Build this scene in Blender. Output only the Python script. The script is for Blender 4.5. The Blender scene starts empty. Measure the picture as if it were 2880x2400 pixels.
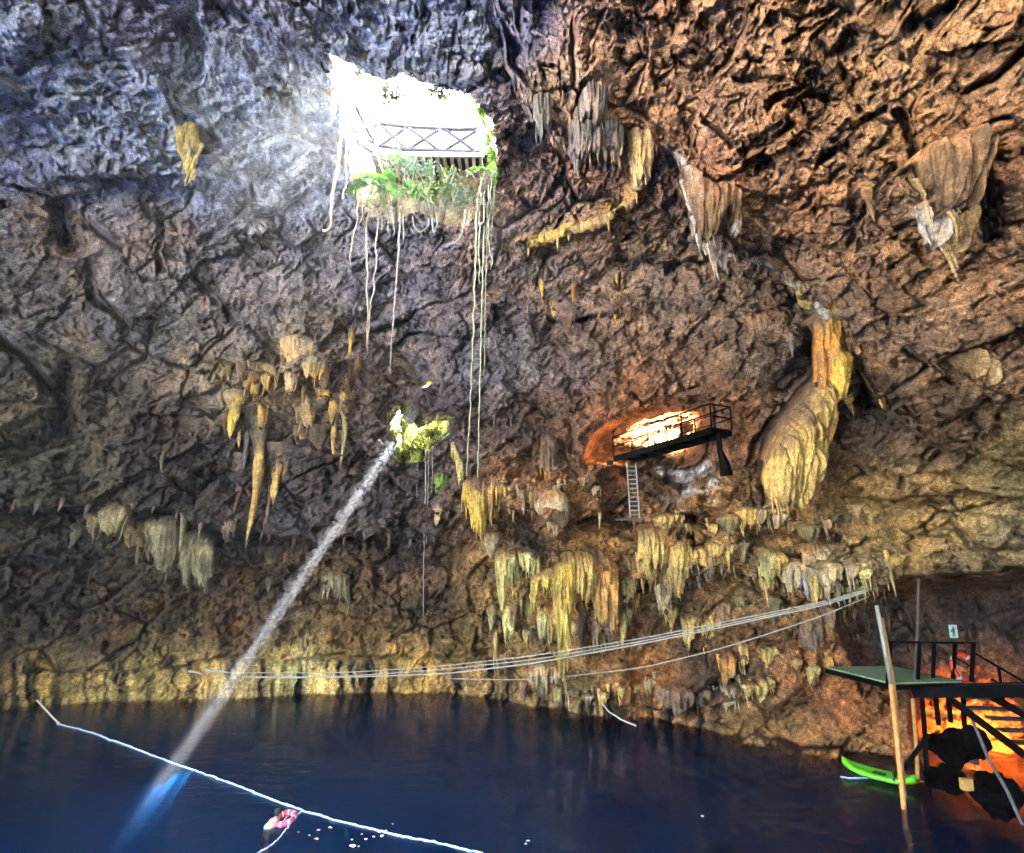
import bpy, bmesh, math, random
import numpy as np
from mathutils import Vector, Matrix

random.seed(7)
SC = bpy.context.scene
COL = SC.collection
RAD = math.radians

# ------------------------------------------------------------------ camera
CAM = np.array([0.0, 0.0, 9.0])
PITCH = math.atan(300 / 1600)
CP, SP = math.cos(PITCH), math.sin(PITCH)
cam_d = bpy.data.cameras.new("camera")
cam_d.sensor_width = 36.0
cam_d.lens = 20.0
cam_d.clip_start = 0.1
cam_d.clip_end = 2000
cam = bpy.data.objects.new("camera", cam_d)
COL.objects.link(cam)
cam.location = CAM
cam.rotation_euler = (math.pi / 2 + PITCH, 0, 0)
SC.camera = cam

# ------------------------------------------------------------------ sky and sun
SUN_TO = Vector((6.7, 5.6, 13.3)).normalized()          # towards the sun: from the right and behind the far wall, 57 degrees high
SUN_EL = math.asin(SUN_TO.z)
SUN_AZ = math.atan2(SUN_TO.x, SUN_TO.y)
world = bpy.data.worlds.new("World")
SC.world = world
world.use_nodes = True
wn = world.node_tree
wn.nodes.clear()
sky = wn.nodes.new("ShaderNodeTexSky")
sky.sky_type = 'NISHITA'
sky.sun_disc = False
sky.sun_elevation = SUN_EL
sky.sun_rotation = SUN_AZ
sky.dust_density = 8.0
sky.air_density = 0.7
sky.ozone_density = 0.4
wbg = wn.nodes.new("ShaderNodeBackground")
wbg.inputs['Strength'].default_value = 0.13
wout = wn.nodes.new("ShaderNodeOutputWorld")
wn.links.new(sky.outputs[0], wbg.inputs[0])
wn.links.new(wbg.outputs[0], wout.inputs[0])
world.cycles.sampling_method = 'MANUAL'
world.cycles.sample_map_resolution = 512

sun_d = bpy.data.lights.new("sun", 'SUN')
sun_d.energy = 5.0
sun_d.angle = RAD(0.5)
sun_d.color = (1.0, 0.95, 0.86)
sun = bpy.data.objects.new("sun", sun_d)
COL.objects.link(sun)
sun.location = (30, 20, 60)
sun.rotation_euler = SUN_TO.to_track_quat('Z', 'Y').to_euler()

SC.view_settings.view_transform = 'Standard'
SC.view_settings.look = 'None'
SC.view_settings.gamma = 1.0
SC.view_settings.use_curve_mapping = False
SC.view_settings.exposure = 7.05
SC.render.engine = 'CYCLES'
SC.cycles.use_denoising = True
SC.cycles.max_bounces = 8
SC.cycles.diffuse_bounces = 1
SC.cycles.glossy_bounces = 3
SC.cycles.transparent_max_bounces = 24
SC.cycles.volume_bounces = 1
SC.cycles.sample_clamp_indirect = 0.12
SC.cycles.caustics_reflective = False
SC.cycles.caustics_refractive = False
HAZE_DENSITY = 0.0006

# ------------------------------------------------------------------ helpers: rays of the photograph in the place
def ray(px, py):
    u = (px - 1440) / 1600.0
    v = (1200 - py) / 1600.0
    return np.array([u, CP - v * SP, SP + v * CP])

def at(px, py, Y):
    """point that stands Y metres ahead of the viewer in the direction of (px, py)"""
    d = ray(px, py)
    return Vector(CAM + d * (Y / d[1]))

def onz(px, py, z):
    d = ray(px, py)
    return Vector(CAM + d * ((z - CAM[2]) / d[2]))

def mpp(Y):
    return Y / 1600.0

# ------------------------------------------------------------------ noise
_rs = np.random.RandomState(11)
_perm = _rs.permutation(256).astype(np.int32)
_perm = np.concatenate([_perm, _perm])
_g = _rs.normal(size=(256, 3)).astype(np.float32)
_g /= np.linalg.norm(_g, axis=1, keepdims=True)

def gnoise(x, y, z):
    x = np.asarray(x, np.float32); y = np.asarray(y, np.float32); z = np.asarray(z, np.float32)
    fx, fy, fz = np.floor(x), np.floor(y), np.floor(z)
    ix, iy, iz = fx.astype(np.int32) & 255, fy.astype(np.int32) & 255, fz.astype(np.int32) & 255
    x, y, z = x - fx, y - fy, z - fz
    u = x * x * x * (x * (x * 6 - 15) + 10); v = y * y * y * (y * (y * 6 - 15) + 10); w = z * z * z * (z * (z * 6 - 15) + 10)
    def c(dx, dy, dz):
        g = _g[_perm[_perm[_perm[ix + dx] + (iy + dy)] + (iz + dz)] & 255]
        return g[..., 0] * (x - dx) + g[..., 1] * (y - dy) + g[..., 2] * (z - dz)
    # the permutation table is 512 long, indices stay below it
    a = c(0, 0, 0); b = c(1, 0, 0); a = a + u * (b - a)
    b = c(0, 1, 0); d = c(1, 1, 0); b = b + u * (d - b); a = a + v * (b - a)
    e = c(0, 0, 1); b = c(1, 0, 1); e = e + u * (b - e)
    b = c(0, 1, 1); d = c(1, 1, 1); b = b + u * (d - b); e = e + v * (b - e)
    return (a + w * (e - a)) * 1.5

def noise(P, f, off=0.0, sx=1.0, sy=1.0, sz=1.0):
    return gnoise(P[..., 0] * f * sx + off, P[..., 1] * f * sy + off * 1.7, P[..., 2] * f * sz - off * 0.6)

_wr = np.random.RandomState(5).rand(256, 8).astype(np.float32)

def facets(x, y, z):
    """broken rock: nearest and second nearest seed, and the height of a tilted facet round each seed"""
    x = np.asarray(x, np.float32); y = np.asarray(y, np.float32); z = np.asarray(z, np.float32)
    fx, fy, fz = np.floor(x), np.floor(y), np.floor(z)
    ix, iy, iz = fx.astype(np.int32), fy.astype(np.int32), fz.astype(np.int32)
    rx, ry, rz = x - fx, y - fy, z - fz
    f1 = np.full(x.shape, 9, np.float32); f2 = np.full(x.shape, 9, np.float32); h = np.zeros(x.shape, np.float32); ident = np.zeros(x.shape, np.float32)
    sx_, sy_, sz_ = (rx > 0.5).astype(np.int32), (ry > 0.5).astype(np.int32), (rz > 0.5).astype(np.int32)
    for dx in (-1, 0):
        for dy in (-1, 0):
            for dz in (-1, 0):
                ox, oy, oz = dx + sx_, dy + sy_, dz + sz_
                k = _perm[_perm[_perm[(ix + ox) & 255] + ((iy + oy) & 255)] + ((iz + oz) & 255)]
                w = _wr[k]
                qx, qy, qz = ox + 0.2 + 0.6 * w[..., 0] - rx, oy + 0.2 + 0.6 * w[..., 1] - ry, oz + 0.2 + 0.6 * w[..., 2] - rz
                d = qx * qx + qy * qy + qz * qz
                hh = (w[..., 3] - 0.5) + (qx * (w[..., 4] - 0.5) + qy * (w[..., 5] - 0.5) + qz * (w[..., 6] - 0.5)) * 1.6
                c = d < f1
                f2 = np.where(c, f1, np.minimum(f2, d)); h = np.where(c, hh, h); ident = np.where(c, w[..., 7], ident); f1 = np.where(c, d, f1)
    return np.sqrt(f1), np.sqrt(f2), h, ident

def sstep(a, b, x):
    t = np.clip((x - a) / (b - a), 0, 1)
    return t * t * (3 - 2 * t)

# ------------------------------------------------------------------ shape of the cave: distance of the rock in every direction
def dirs_of(lst):
    D, R = [], []
    for px, py, Y in lst:
        d = ray(px, py); n = np.linalg.norm(d)
        D.append(d / n); R.append(Y / d[1] * n)
    return D, R

OUTSIDE = [(-27, 12, 8), (-26, -4, 8), (-18, 4, 20), (-27, 12, -4), (21, 10, 6), (20, -4, 6), (13, 3, 16), (21, 10, -4),
           (0, 5, 26), (-8, 0, 24), (6, -2, 22), (0, -22, 8), (-14, -17, 8), (13, -17, 8), (0, -12, 21), (0, -20, -6), (10, -14, 17), (-10, -12, 19)]
BACK = [(-50, -50, 12.6), (480, 0, 15), (960, 0, 14.6), (1440, 0, 14.6), (1900, 0, 15), (1200, -250, 12.2), (2400, 0, 13), (2900, 0, 11),
        (0, 400, 18.5), (480, 400, 19.5), (900, 400, 20.6), (1400, 400, 21), (1700, 400, 20.5), (2100, 400, 18), (2500, 400, 15.5), (2900, 400, 13.5),
        (1200, 620, 23.4), (1000, 560, 22.6), (1380, 590, 23.2), (960, 250, 18.0), (1210, 240, 17.6), (1390, 330, 18.8),
        (0, 800, 22), (480, 800, 24), (960, 800, 25.3), (1440, 800, 26), (1900, 800, 25.5), (2250, 800, 23), (2500, 800, 20), (2900, 800, 17),
        (0, 1150, 23.5), (480, 1150, 26), (960, 1150, 28.4), (1440, 1150, 28.4), (1800, 1150, 28), (2080, 1230, 24.0), (2090, 1400, 24.2), (2200, 1150, 23.6), (2500, 1180, 20.6), (2900, 1200, 17),
        (0, 1420, 24.3), (480, 1420, 27), (960, 1420, 28.6), (1440, 1420, 29), (1800, 1420, 27.5), (2200, 1420, 24), (2500, 1420, 20.6), (2900, 1420, 17.5),
        (0, 1700, 28.2), (480, 1700, 31.4), (960, 1700, 33), (1440, 1700, 31.8), (1800, 1700, 28.6), (2200, 1700, 25.6), (2500, 1700, 22.8), (2900, 1700, 20),
        (0, 2010, 30.9), (560, 1980, 32.7), (1000, 1965, 33.7), (1350, 1960, 34), (1600, 2010, 30.9), (2000, 2080, 27.4), (2350, 2120, 25.7), (2560, 2160, 24.3), (2900, 2200, 21.5),
        (0, 2400, 31.5), (560, 2400, 33), (1350, 2400, 34), (2000, 2400, 28), (2560, 2400, 25), (2900, 2400, 22)]
FRONT = [(1380, 0, 13.2), (1450, 260, 16.9), (1640, 440, 17.6), (1800, 400, 16.8), (1980, 600, 18), (2200, 780, 19.5), (2330, 900, 19.8), (2420, 1050, 19.8),
         (1650, 150, 14.0), (1900, 0, 12.0), (2400, 0, 10.8), (2900, 0, 9.2), (2100, 400, 15), (2500, 400, 12.8), (2900, 400, 11.2),
         (2500, 800, 16.2), (2900, 800, 14.2), (2250, 600, 16.6), (2500, 1180, 19.2), (2900, 1200, 16.2), (2500, 1500, 21), (2900, 1500, 18)]

def rbf_fit(lst, outside=True):
    D, R = dirs_of(lst)
    if outside:
        for p in OUTSIDE:
            v = np.array(p, float) - CAM; n = np.linalg.norm(v); D.append(v / n); R.append(n)
    D = np.array(D); R = np.log(np.array(R))
    r = np.linalg.norm(D[:, None] - D[None], axis=2)
    A = np.sqrt(r * r + 0.05 ** 2)
    n = len(D)
    M = np.zeros((n + 4, n + 4)); M[:n, :n] = A + np.eye(n) * -0.004; M[:n, n] = 1; M[:n, n + 1:] = D; M[n, :n] = 1; M[n + 1:, :n] = D.T
    w = np.linalg.solve(M, np.concatenate([R, np.zeros(4)]))
    return D.astype(np.float32), w.astype(np.float32)

def rbf_eval(fit, d):
    C, w = fit
    out = w[len(C)] + d @ w[len(C) + 1:]
    for c, k in zip(C, w):
        out += k * np.sqrt(((d - c) ** 2).sum(-1) + 0.0025)
    return np.exp(out)

FIT_B, FIT_F = rbf_fit(BACK), rbf_fit(FRONT)

SLAB = [(1372, -900), (1372, -60), (1405, 100), (1440, 250), (1490, 340), (1560, 410), (1650, 455), (1720, 440), (1790, 395), (1880, 425), (1950, 520),
        (1990, 650), (2080, 715), (2170, 738), (2230, 800), (2290, 860), (2345, 905), (2390, 1010), (2440, 1110), (2520, 1190), (2640, 1260), (2900, 1330), (3600, 1400), (3600, -900)]
HOLE = [(928, 150), (990, 182), (1080, 222), (1130, 205), (1215, 246), (1290, 250), (1345, 285), (1388, 345), (1398, 430), (1398, 520), (1392, 598), (1330, 622),
        (1250, 640), (1180, 600), (1110, 622), (1040, 600), (995, 560), (985, 480), (972, 380), (955, 300), (935, 230)]
HOLE_SMALL = [(1118, 1242), (1096, 1194), (1120, 1153), (1163, 1183), (1181, 1204), (1224, 1183), (1272, 1180), (1257, 1220), (1212, 1253), (1191, 1289), (1132, 1295), (1111, 1277)]

def poly_sd(px, py, poly):
    """signed distance to a polygon, positive inside"""
    d2 = np.full(px.shape, 1e12, np.float32); ins = np.zeros(px.shape, bool)
    n = len(poly)
    for i in range(n):
        x0, y0 = poly[i]; x1, y1 = poly[(i + 1) % n]
        ex, ey = x1 - x0, y1 - y0
        t = np.clip(((px - x0) * ex + (py - y0) * ey) / (ex * ex + ey * ey), 0, 1)
        d2 = np.minimum(d2, (px - x0 - t * ex) ** 2 + (py - y0 - t * ey) ** 2)
        if y0 != y1:
            c = ((y0 > py) != (y1 > py)) & (px < (x1 - x0) * (py - y0) / (y1 - y0) + x0)
            ins ^= c
    d = np.sqrt(d2)
    return np.where(ins, d, -d)

def line_d(px, py, pts):
    d2 = np.full(px.shape, 1e12, np.float32)
    for (x0, y0), (x1, y1) in zip(pts[:-1], pts[1:]):
        ex, ey = x1 - x0, y1 - y0
        t = np.clip(((px - x0) * ex + (py - y0) * ey) / (ex * ex + ey * ey), 0, 1)
        d2 = np.minimum(d2, (px - x0 - t * ex) ** 2 + (py - y0 - t * ey) ** 2)
    return np.sqrt(d2)

# ledges: below the lip the rock steps back by s metres and comes forward again over L
LEDGES = [
    ([(-200, 1432), (200, 1430), (460, 1436), (560, 1475), (700, 1500), (900, 1524), (1100, 1512), (1310, 1535)], 3.4, 230, (-300, 1330)),
    ([(1290, 1400), (1420, 1425), (1560, 1470), (1700, 1450), (1800, 1470)], 3.2, 60, (1300, 1830)),
    ([(1740, 1630), (1900, 1655), (2010, 1600), (2100, 1605), (2180, 1625), (2290, 1672), (2360, 1658), (2450, 1662), (2560, 1620), (2700, 1612), (3000, 1590)], 3.0, 260, (1745, 3000)),
    ([(-200, 1888), (250, 1885), (450, 1880), (620, 1845), (820, 1850), (1000, 1835), (1130, 1845)], 0.9, 160, (-300, 1150)),
    ([(-200, 1560), (200, 1565), (420, 1575), (700, 1620)], 0.8, 90, (-300, 720)),
    ([(2100, 1500), (2250, 1490), (2360, 1500)], 1.2, 50, (2050, 2400)),
    ([(1900, 1440), (2050, 1445), (2200, 1450)], 1.2, 40, (1880, 2230)),
    ([(2350, 1395), (2500, 1400), (2700, 1380), (2900, 1400)], 1.2, 60, (2340, 3000)),
    ([(800, 1700), (1000, 1690), (1150, 1705), (1350, 1720)], 0.8, 70, (780, 1380)),
    ([(1480, 1990), (1640, 1955), (1800, 1990), (1980, 1985), (2120, 1960)], 0.8, 80, (1500, 2150)),
    ([(560, 500), (760, 470), (940, 560)], 0.5, 70, (100, 940)),
    ([(60, 520), (160, 560), (330, 510), (480, 540), (560, 500)], 1.0, 80, (-100, 570)),
    ([(380, 1150), (520, 1165), (700, 1150), (930, 1190), (1050, 1180)], 0.8, 60, (400, 1000)),
    ([(620, 1010), (760, 1060), (900, 1040), (980, 1010)], 1.6, 120, (600, 990)),
    ([(1450, 880), (1600, 900), (1800, 860)], 0.7, 60, (1480, 1820)),
]
# cracks: polyline, depth, half width in pixels of the photograph
CRACKS = [
    ([(170, 590), (185, 640), (200, 690)], 2.4, 26), ([(205, 600), (260, 640), (345, 700)], 1.3, 8), ([(0, 955), (60, 1000), (120, 1070), (190, 1130)], 1.8, 13),
    ([(188, 1040), (185, 1100), (180, 1190), (185, 1220)], 2.6, 22), ([(200, 1090), (330, 1060), (420, 1000), (440, 900)], 0.9, 6),
    ([(245, 745), (265, 840), (330, 890), (350, 920)], 1.4, 14), ([(450, 590), (455, 640), (445, 770)], 1.0, 9), ([(700, 520), (712, 560)], 0.9, 6),
    ([(575, 700), (690, 660), (780, 720)], 0.6, 5), ([(570, 815), (600, 850)], 1.2, 13), ([(1100, 1010), (1130, 1030), (1165, 1075), (1220, 1085), (1220, 1140)], 1.0, 12),
    ([(2210, 130), (2270, 80), (2360, 30)], 1.0, 7), ([(2160, 300), (2260, 240), (2300, 180)], 1.2, 9), ([(2340, 400), (2420, 345), (2500, 300)], 0.9, 6),
    ([(2620, 70), (2680, 20), (2700, -20)], 1.6, 13), ([(2700, 260), (2800, 215), (2890, 130)], 1.1, 7), ([(2090, 440), (2160, 400), (2240, 350)], 1.0, 7),
    ([(1855, 235), (1890, 200), (1905, 160)], 0.8, 5), ([(2530, 320), (2560, 380), (2570, 440)], 1.6, 14), ([(2720, 390), (2790, 350), (2840, 330)], 0.8, 6),
    ([(2390, 690), (2440, 560), (2520, 470)], 0.9, 8), ([(2550, 990), (2610, 1020), (2660, 1060)], 1.0, 7), ([(1990, 350), (2060, 420)], 0.8, 6),
    ([(2750, 480), (2770, 580), (2780, 660)], 2.2, 26), ([(2420, 1080), (2440, 1140)], 1.6, 20), ([(2300, 960), (2260, 1040), (2200, 1080)], 2.4, 40),
    ([(130, 40), (150, 110), (130, 170), (60, 200)], 1.0, 13), ([(520, 60), (560, 130), (548, 200)], 1.3, 28), ([(1880, 760), (1960, 740), (2010, 735)], 1.0, 12),
    ([(1730, 740), (1800, 750)], 1.2, 16), ([(1500, 1640), (1480, 1720)], 1.0, 12), ([(2330, 1850), (2280, 1960), (2190, 2010)], 1.4, 13),
    ([(2080, 1880), (2010, 1930), (1960, 1990)], 1.4, 18), ([(1595, 1190), (1612, 1230), (1605, 1270)], 1.0, 10),
]
RIDGES = [([(1782, 420), (1790, 520), (1760, 580), (1690, 620), (1600, 655), (1480, 690)], 0.9, 26), ([(1870, 412), (1935, 470), (1985, 560), (2000, 660)], .5, 16), ([(2080, 720), (2170, 742), (2230, 800), (2290, 860), (2340, 905)], .5, 12)]
# bulges: centre, radii, height towards the viewer
BULGES = [
    (70, 90, 90, 100, 1.4), (190, 480, 90, 80, 1.0), (60, 1180, 120, 90, 0.9), (240, 1130, 60, 60, 0.8), (320, 900, 120, 70, 0.8),
    (1560, 1465, 52, 64, 2.2), (1450, 1560, 80, 46, 1.8), (1625, 1590, 90, 60, 2.4), (1540, 1580, 70, 40, 1.8), (1720, 1600, 50, 60, 1.6), (1960, 1390, 110, 60, 1.2),
    (1870, 1500, 70, 90, 1.6), (2180, 1580, 60, 55, 1.3), (2380, 1600, 120, 60, 1.3), (2560, 1470, 150, 60, 0.8), (2780, 1500, 130, 60, 0.9),
    (1680, 300, 60, 60, 0.9), (1660, 390, 46, 46, 0.9), (2600, 480, 75, 110, 1.4), (1800, 700, 60, 40, 0.6), (2250, 1870, 80, 110, 1.0), (2400, 2010, 90, 70, 0.8),
    (1490, 1870, 80, 50, 0.8), (1300, 1790, 120, 60, 0.5), (860, 1030, 90, 60, 1.0), (700, 980, 60, 50, 0.7), (1290, 1130, 40, 60, 0.5), (1400, 1120, 50, 60, 0.6),
    (2040, 1180, 60, 90, 0.8), (1640, 1230, 40, 40, 0.6), (1520, 1375, 110, 25, 1.4),
]
ALCOVE = [(1640, 1290), (1660, 1225), (1720, 1180), (1790, 1150), (1880, 1115), (1960, 1105), (2020, 1120), (2030, 1190), (2000, 1290), (1960, 1330), (1880, 1330), (1800, 1310), (1720, 1310)]
BAY = [(1690, 1345), (1720, 1310), (1830, 1310), (1880, 1400), (1850, 1480), (1700, 1470)]
STAIR_BAY = [(2330, 1650), (2600, 1640), (2950, 1600), (3100, 1600), (3100, 2260), (2600, 2140), (2560, 2050), (2560, 1930), (2420, 1890), (2340, 1760)]

def dir_to_px(d):
    fwd = d[..., 1] * CP + d[..., 2] * SP
    up = -d[..., 1] * SP + d[..., 2] * CP
    ok = fwd > 0.25
    f = np.where(ok, fwd, 1)
    return np.where(ok, 1440 + 1600 * d[..., 0] / f, 99999).astype(np.float32), np.where(ok, 1200 - 1600 * up / f, 99999).astype(np.float32)

def interp_line(px, pts):
    return np.interp(px, [p[0] for p in pts], [p[1] for p in pts])

def cave_range(d, detail=True):
    d = d.astype(np.float32)
    px, py = dir_to_px(d)
    back, front = rbf_eval(FIT_B, d), rbf_eval(FIT_F, d)
    P0 = d * back[..., None]
    w1 = noise(P0, 0.9, 3.3); w2 = noise(P0, 2.6, 9.1); w3 = noise(P0, 0.28, 5.5)
    jx, jy = 14 * w1 + 7 * w2, 14 * noise(P0, 0.9, 21.0) + 7 * noise(P0, 2.6, 33.0)
    qx, qy = px + jx, py + jy
    sd = poly_sd(qx, qy, SLAB)
    m = sstep(-5, 7, sd)
    front = front + 1.1 * np.exp(-np.clip(sd, 0, None) / 28.0)
    front = np.minimum(front, back + 0.2)
    R = back + (front - back) * m
    # ledges and undercuts
    off = np.zeros_like(R)
    for pts, s, L, (xa, xb) in LEDGES:
        v = qy - interp_line(px, pts)
        xm = sstep(xa, xa + 60, px) * (1 - sstep(xb - 60, xb, px))
        off += s * sstep(-4, 8, v) * np.exp(-np.clip(v, 0, None) / L) * xm - 0.35 * s * np.exp(-np.clip(-v, 0, 4000) / 45) * (v < 2) * xm
    for pts, s, wd in CRACKS:
        dd = line_d(qx, qy, pts)
        off += s * np.exp(-(dd / wd) ** 2)
    for pts, s, wd in RIDGES:
        off -= s * np.exp(-(line_d(qx, qy, pts) / wd) ** 2)
    for cx, cy, rx, ry, h in BULGES:
        rr = ((qx - cx) / rx) ** 2 + ((qy - cy) / ry) ** 2
        off -= h * np.clip(1 - rr * (1 + .35 * w2), 0, 1) ** 0.9
    sa = poly_sd(px + jx * .7, py + jy * .7, ALCOVE)
    off += 2.2 * sstep(-4, 30, sa) + 5.0 * sstep(15, 75, sa)
    off += 1.8 * sstep(-8, 20, poly_sd(qx, qy, BAY))
    off += 4.5 * sstep(-10, 40, poly_sd(qx, qy, STAIR_BAY))
    # the small mossy opening lies in its own recess
    off += 0.9 * np.exp(-(((px - 1150) / 130) ** 2 + ((py - 1260) / 120) ** 2))
    R = R + off
    if not detail:
        return R, px, py, m
    P = d * R[..., None]
    # large and middling relief
    low = sstep(1400, 1520, py)                       # lower walls: flutes run downwards
    right = m
    n1 = noise(P, 0.2, 1.0); n2 = noise(P, 0.45, 2.0); n3 = noise(P, 1.0, 3.0); n4 = noise(P, 2.3, 4.0)
    n5 = noise(P, 5.2, 5.0); n6 = noise(P, 10.5, 6.0)
    n1b = noise(P, 0.16, 77.0); n2b = noise(P, 0.31, 88.0)
    # broken blocks: stretched up to the right on the near ceiling
    Wp = P + 0.13 * np.stack([w1, n3, noise(P, 0.9, 41.0)], -1) + 0.06 * np.stack([n4, w2, n5], -1)
    a1 = (Wp[..., 0] + Wp[..., 2] * .8) * 0.78; a2 = (Wp[..., 2] - Wp[..., 0] * .8) * 0.78; a3 = Wp[..., 1]
    st = 0.62 - 0.18 * right
    fA = facets(a1 * .42 * st, a2 * .42 * 1.1, a3 * .30)
    fB = facets(a1 * 1.05 * st + 9, a2 * 1.05 * 1.15, a3 * .8)
    fC = facets(a1 * 2.7 * st + 19, a2 * 2.7 * 1.15, a3 * 2.0)
    smooth = sstep(-0.25, 0.25, n1b + 0.5 * n2b + 0.35 * (1 - right) - 0.12)       # quiet areas
    kA, kB, kC = 1.25, 0.68 * (1 - 0.45 * smooth), (0.36 - 0.08 * right) * (1 - 0.5 * smooth)
    rel = 0.9 * n1 + 0.5 * n2 + (1 - 0.45 * smooth) * (1 - .3 * right) * (0.24 * n3 + 0.12 * n4) + (1 - 0.6 * smooth) * (0.07 * n5 + 0.045 * n6) + kA * fA[2] + kB * fB[2] + kC * fC[2]
    eA, eB, eC = fA[1] - fA[0], fB[1] - fB[0], fC[1] - fC[0]
    fD = facets(a1 * 6.2 * st + 29, a2 * 6.2, a3 * 4.5)
    crev = 1.2 * np.exp(-(eA / 0.04) ** 2) * sstep(0.05, 0.3, n2b + .5 * n3) + 0.75 * np.exp(-(eB / 0.06) ** 2) * sstep(0.08, 0.3, n3 + .3 * n2) + 0.28 * np.exp(-(eC / 0.10) ** 2) * sstep(0.0, 0.25, n4 + .4 * n3) + 0.20 * (1 - .4 * smooth) * fD[2]
    fE = facets(P[..., 0] * 1.7 + 50, P[..., 1] * 1.7, P[..., 2] * 2.6)
    rdg = (0.26 - 0.10 * right) * fE[2]  # 0.22 * (0.5 - np.abs(noise(Wp, 1.5, 23.0))) + 0.10 * (0.5 - np.abs(noise(Wp, 4.1, 29.0)))
    # bedding: thin overhanging steps that follow the layers of the rock
    bed_ = Wp[..., 2] * 0.9 + 0.25 * Wp[..., 0] + 0.7 * n1 + 0.2 * n2
    saw = lambda q: (q - np.floor(q))
    steps = 0.42 * saw(bed_ * 0.75) ** 2.2 * sstep(0.0, 0.3, n2b + .25) + 0.20 * saw(bed_ * 2.1 + n3) ** 2.2 * sstep(-.1, .25, n2)
    crev = crev + rdg * (1 - .5 * smooth) - steps * (1 - 0.4 * low)
    pit = np.exp(-(fB[0] / 0.22) ** 2) * (fB[3] > 0.86) * 0.9 + np.exp(-(fC[0] / 0.27) ** 2) * (fC[3] > 0.78) * 0.34 + np.exp(-(fD[0] / 0.30) ** 2) * (fD[3] > 0.80) * 0.16
    # flutes
    fl = gnoise(P[..., 0] * 3.4 + 0.6 * n2, P[..., 1] * 3.4, P[..., 2] * 0.5 + 3)
    fl2 = gnoise(P[..., 0] * 8.0, P[..., 1] * 8.0, P[..., 2] * 0.9 + 9)
    drip = gnoise(P[..., 0] * 2.0, P[..., 1] * 2.0, P[..., 2] * 0.7 + 31)
    flm = np.clip(low * sstep(-0.3, 0.1, w3) + 0.8 * sstep(0.0, 0.3, noise(P, 0.16, 57.0)), 0, 1) * (1 - 0.8 * right)
    strata = gnoise(P[..., 0] * 0.3, P[..., 1] * 0.3, P[..., 2] * 2.2 + 0.8 * n2) * low
    rel = rel * (1 - 0.35 * flm) + flm * (0.20 * fl + 0.12 * fl2 + 0.14 * drip) + crev + pit + 0.35 * strata
    band = sstep(1830, 1880, py) * (1 - sstep(1900, 2300, px))
    rel *= (1 - 0.45 * band)
    ring_ = np.arctan2(P[..., 0] + 2, P[..., 1] - 12) * 20
    vf = gnoise(ring_ * 1.5, ring_ * 0 + .5, P[..., 2] * 0.10) ; vf2 = gnoise(ring_ * 3.6, ring_ * 0 + 7.5, P[..., 2] * 0.12)
    fring = np.clip(sstep(1835, 1865, qy) * (1 - sstep(1050, 1250, px)) * sstep(480, 600, px) + sstep(1925, 1955, qy) * sstep(1440, 1500, px) * (1 - sstep(1900, 2050, px)) + .4 * sstep(1850, 1900, qy) * (1 - sstep(480, 600, px)), 0, 1)
    rel = rel * (1 - .5 * fring) + fring * (0.55 * np.abs(vf) ** .7 + 0.30 * np.abs(vf2))
    R2 = R + rel * (0.9 + 0.1 * right)
    R2 = np.maximum(R2, 4.0)
    # bed of the lake
    bed = np.where(d[..., 2] < -0.02, (CAM[2] + 11.0) / np.clip(-d[..., 2], 0.02, None), 1e6)
    return np.minimum(R2, bed + 0.3 * n2), px, py, m

# ------------------------------------------------------------------ materials
def lin(r, g, b):
    f = lambda c: (c / 255) / 12.92 if c / 255 <= 0.04045 else ((c / 255 + 0.055) / 1.055) ** 2.4
    return (f(r), f(g), f(b))

def new_mat(name):
    m = bpy.data.materials.new(name); m.use_nodes = True
    nt = m.node_tree
    b = nt.nodes["Principled BSDF"]
    return m, nt, b

def noise_node(nt, scale, detail=6.0, rough=0.6, vec=None, dist=0.0):
    n = nt.nodes.new("ShaderNodeTexNoise")
    n.inputs['Scale'].default_value = scale; n.inputs['Detail'].default_value = detail
    n.inputs['Roughness'].default_value = rough; n.inputs['Distortion'].default_value = dist
    if vec is not None: nt.links.new(vec, n.inputs['Vector'])
    return n

def ramp(nt, fac, stops):
    r = nt.nodes.new("ShaderNodeValToRGB")
    el = r.color_ramp.elements
    while len(el) < len(stops): el.new(0.5)
    for e, (p, c) in zip(el, stops):
        e.position = p; e.color = (*c, 1) if len(c) == 3 else c
    nt.links.new(fac, r.inputs[0])
    return r

def mixc(nt, mode, fac, a, b):
    n = nt.nodes.new("ShaderNodeMix"); n.data_type = 'RGBA'; n.blend_type = mode
    def put(s, v):
        if isinstance(v, (int, float)): s.default_value = v
        elif isinstance(v, tuple): s.default_value = (*v, 1) if len(v) == 3 else v
        else: nt.links.new(v, s)
    put(n.inputs[0], fac); put(n.inputs[6], a); put(n.inputs[7], b)
    return n.outputs[2]

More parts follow.
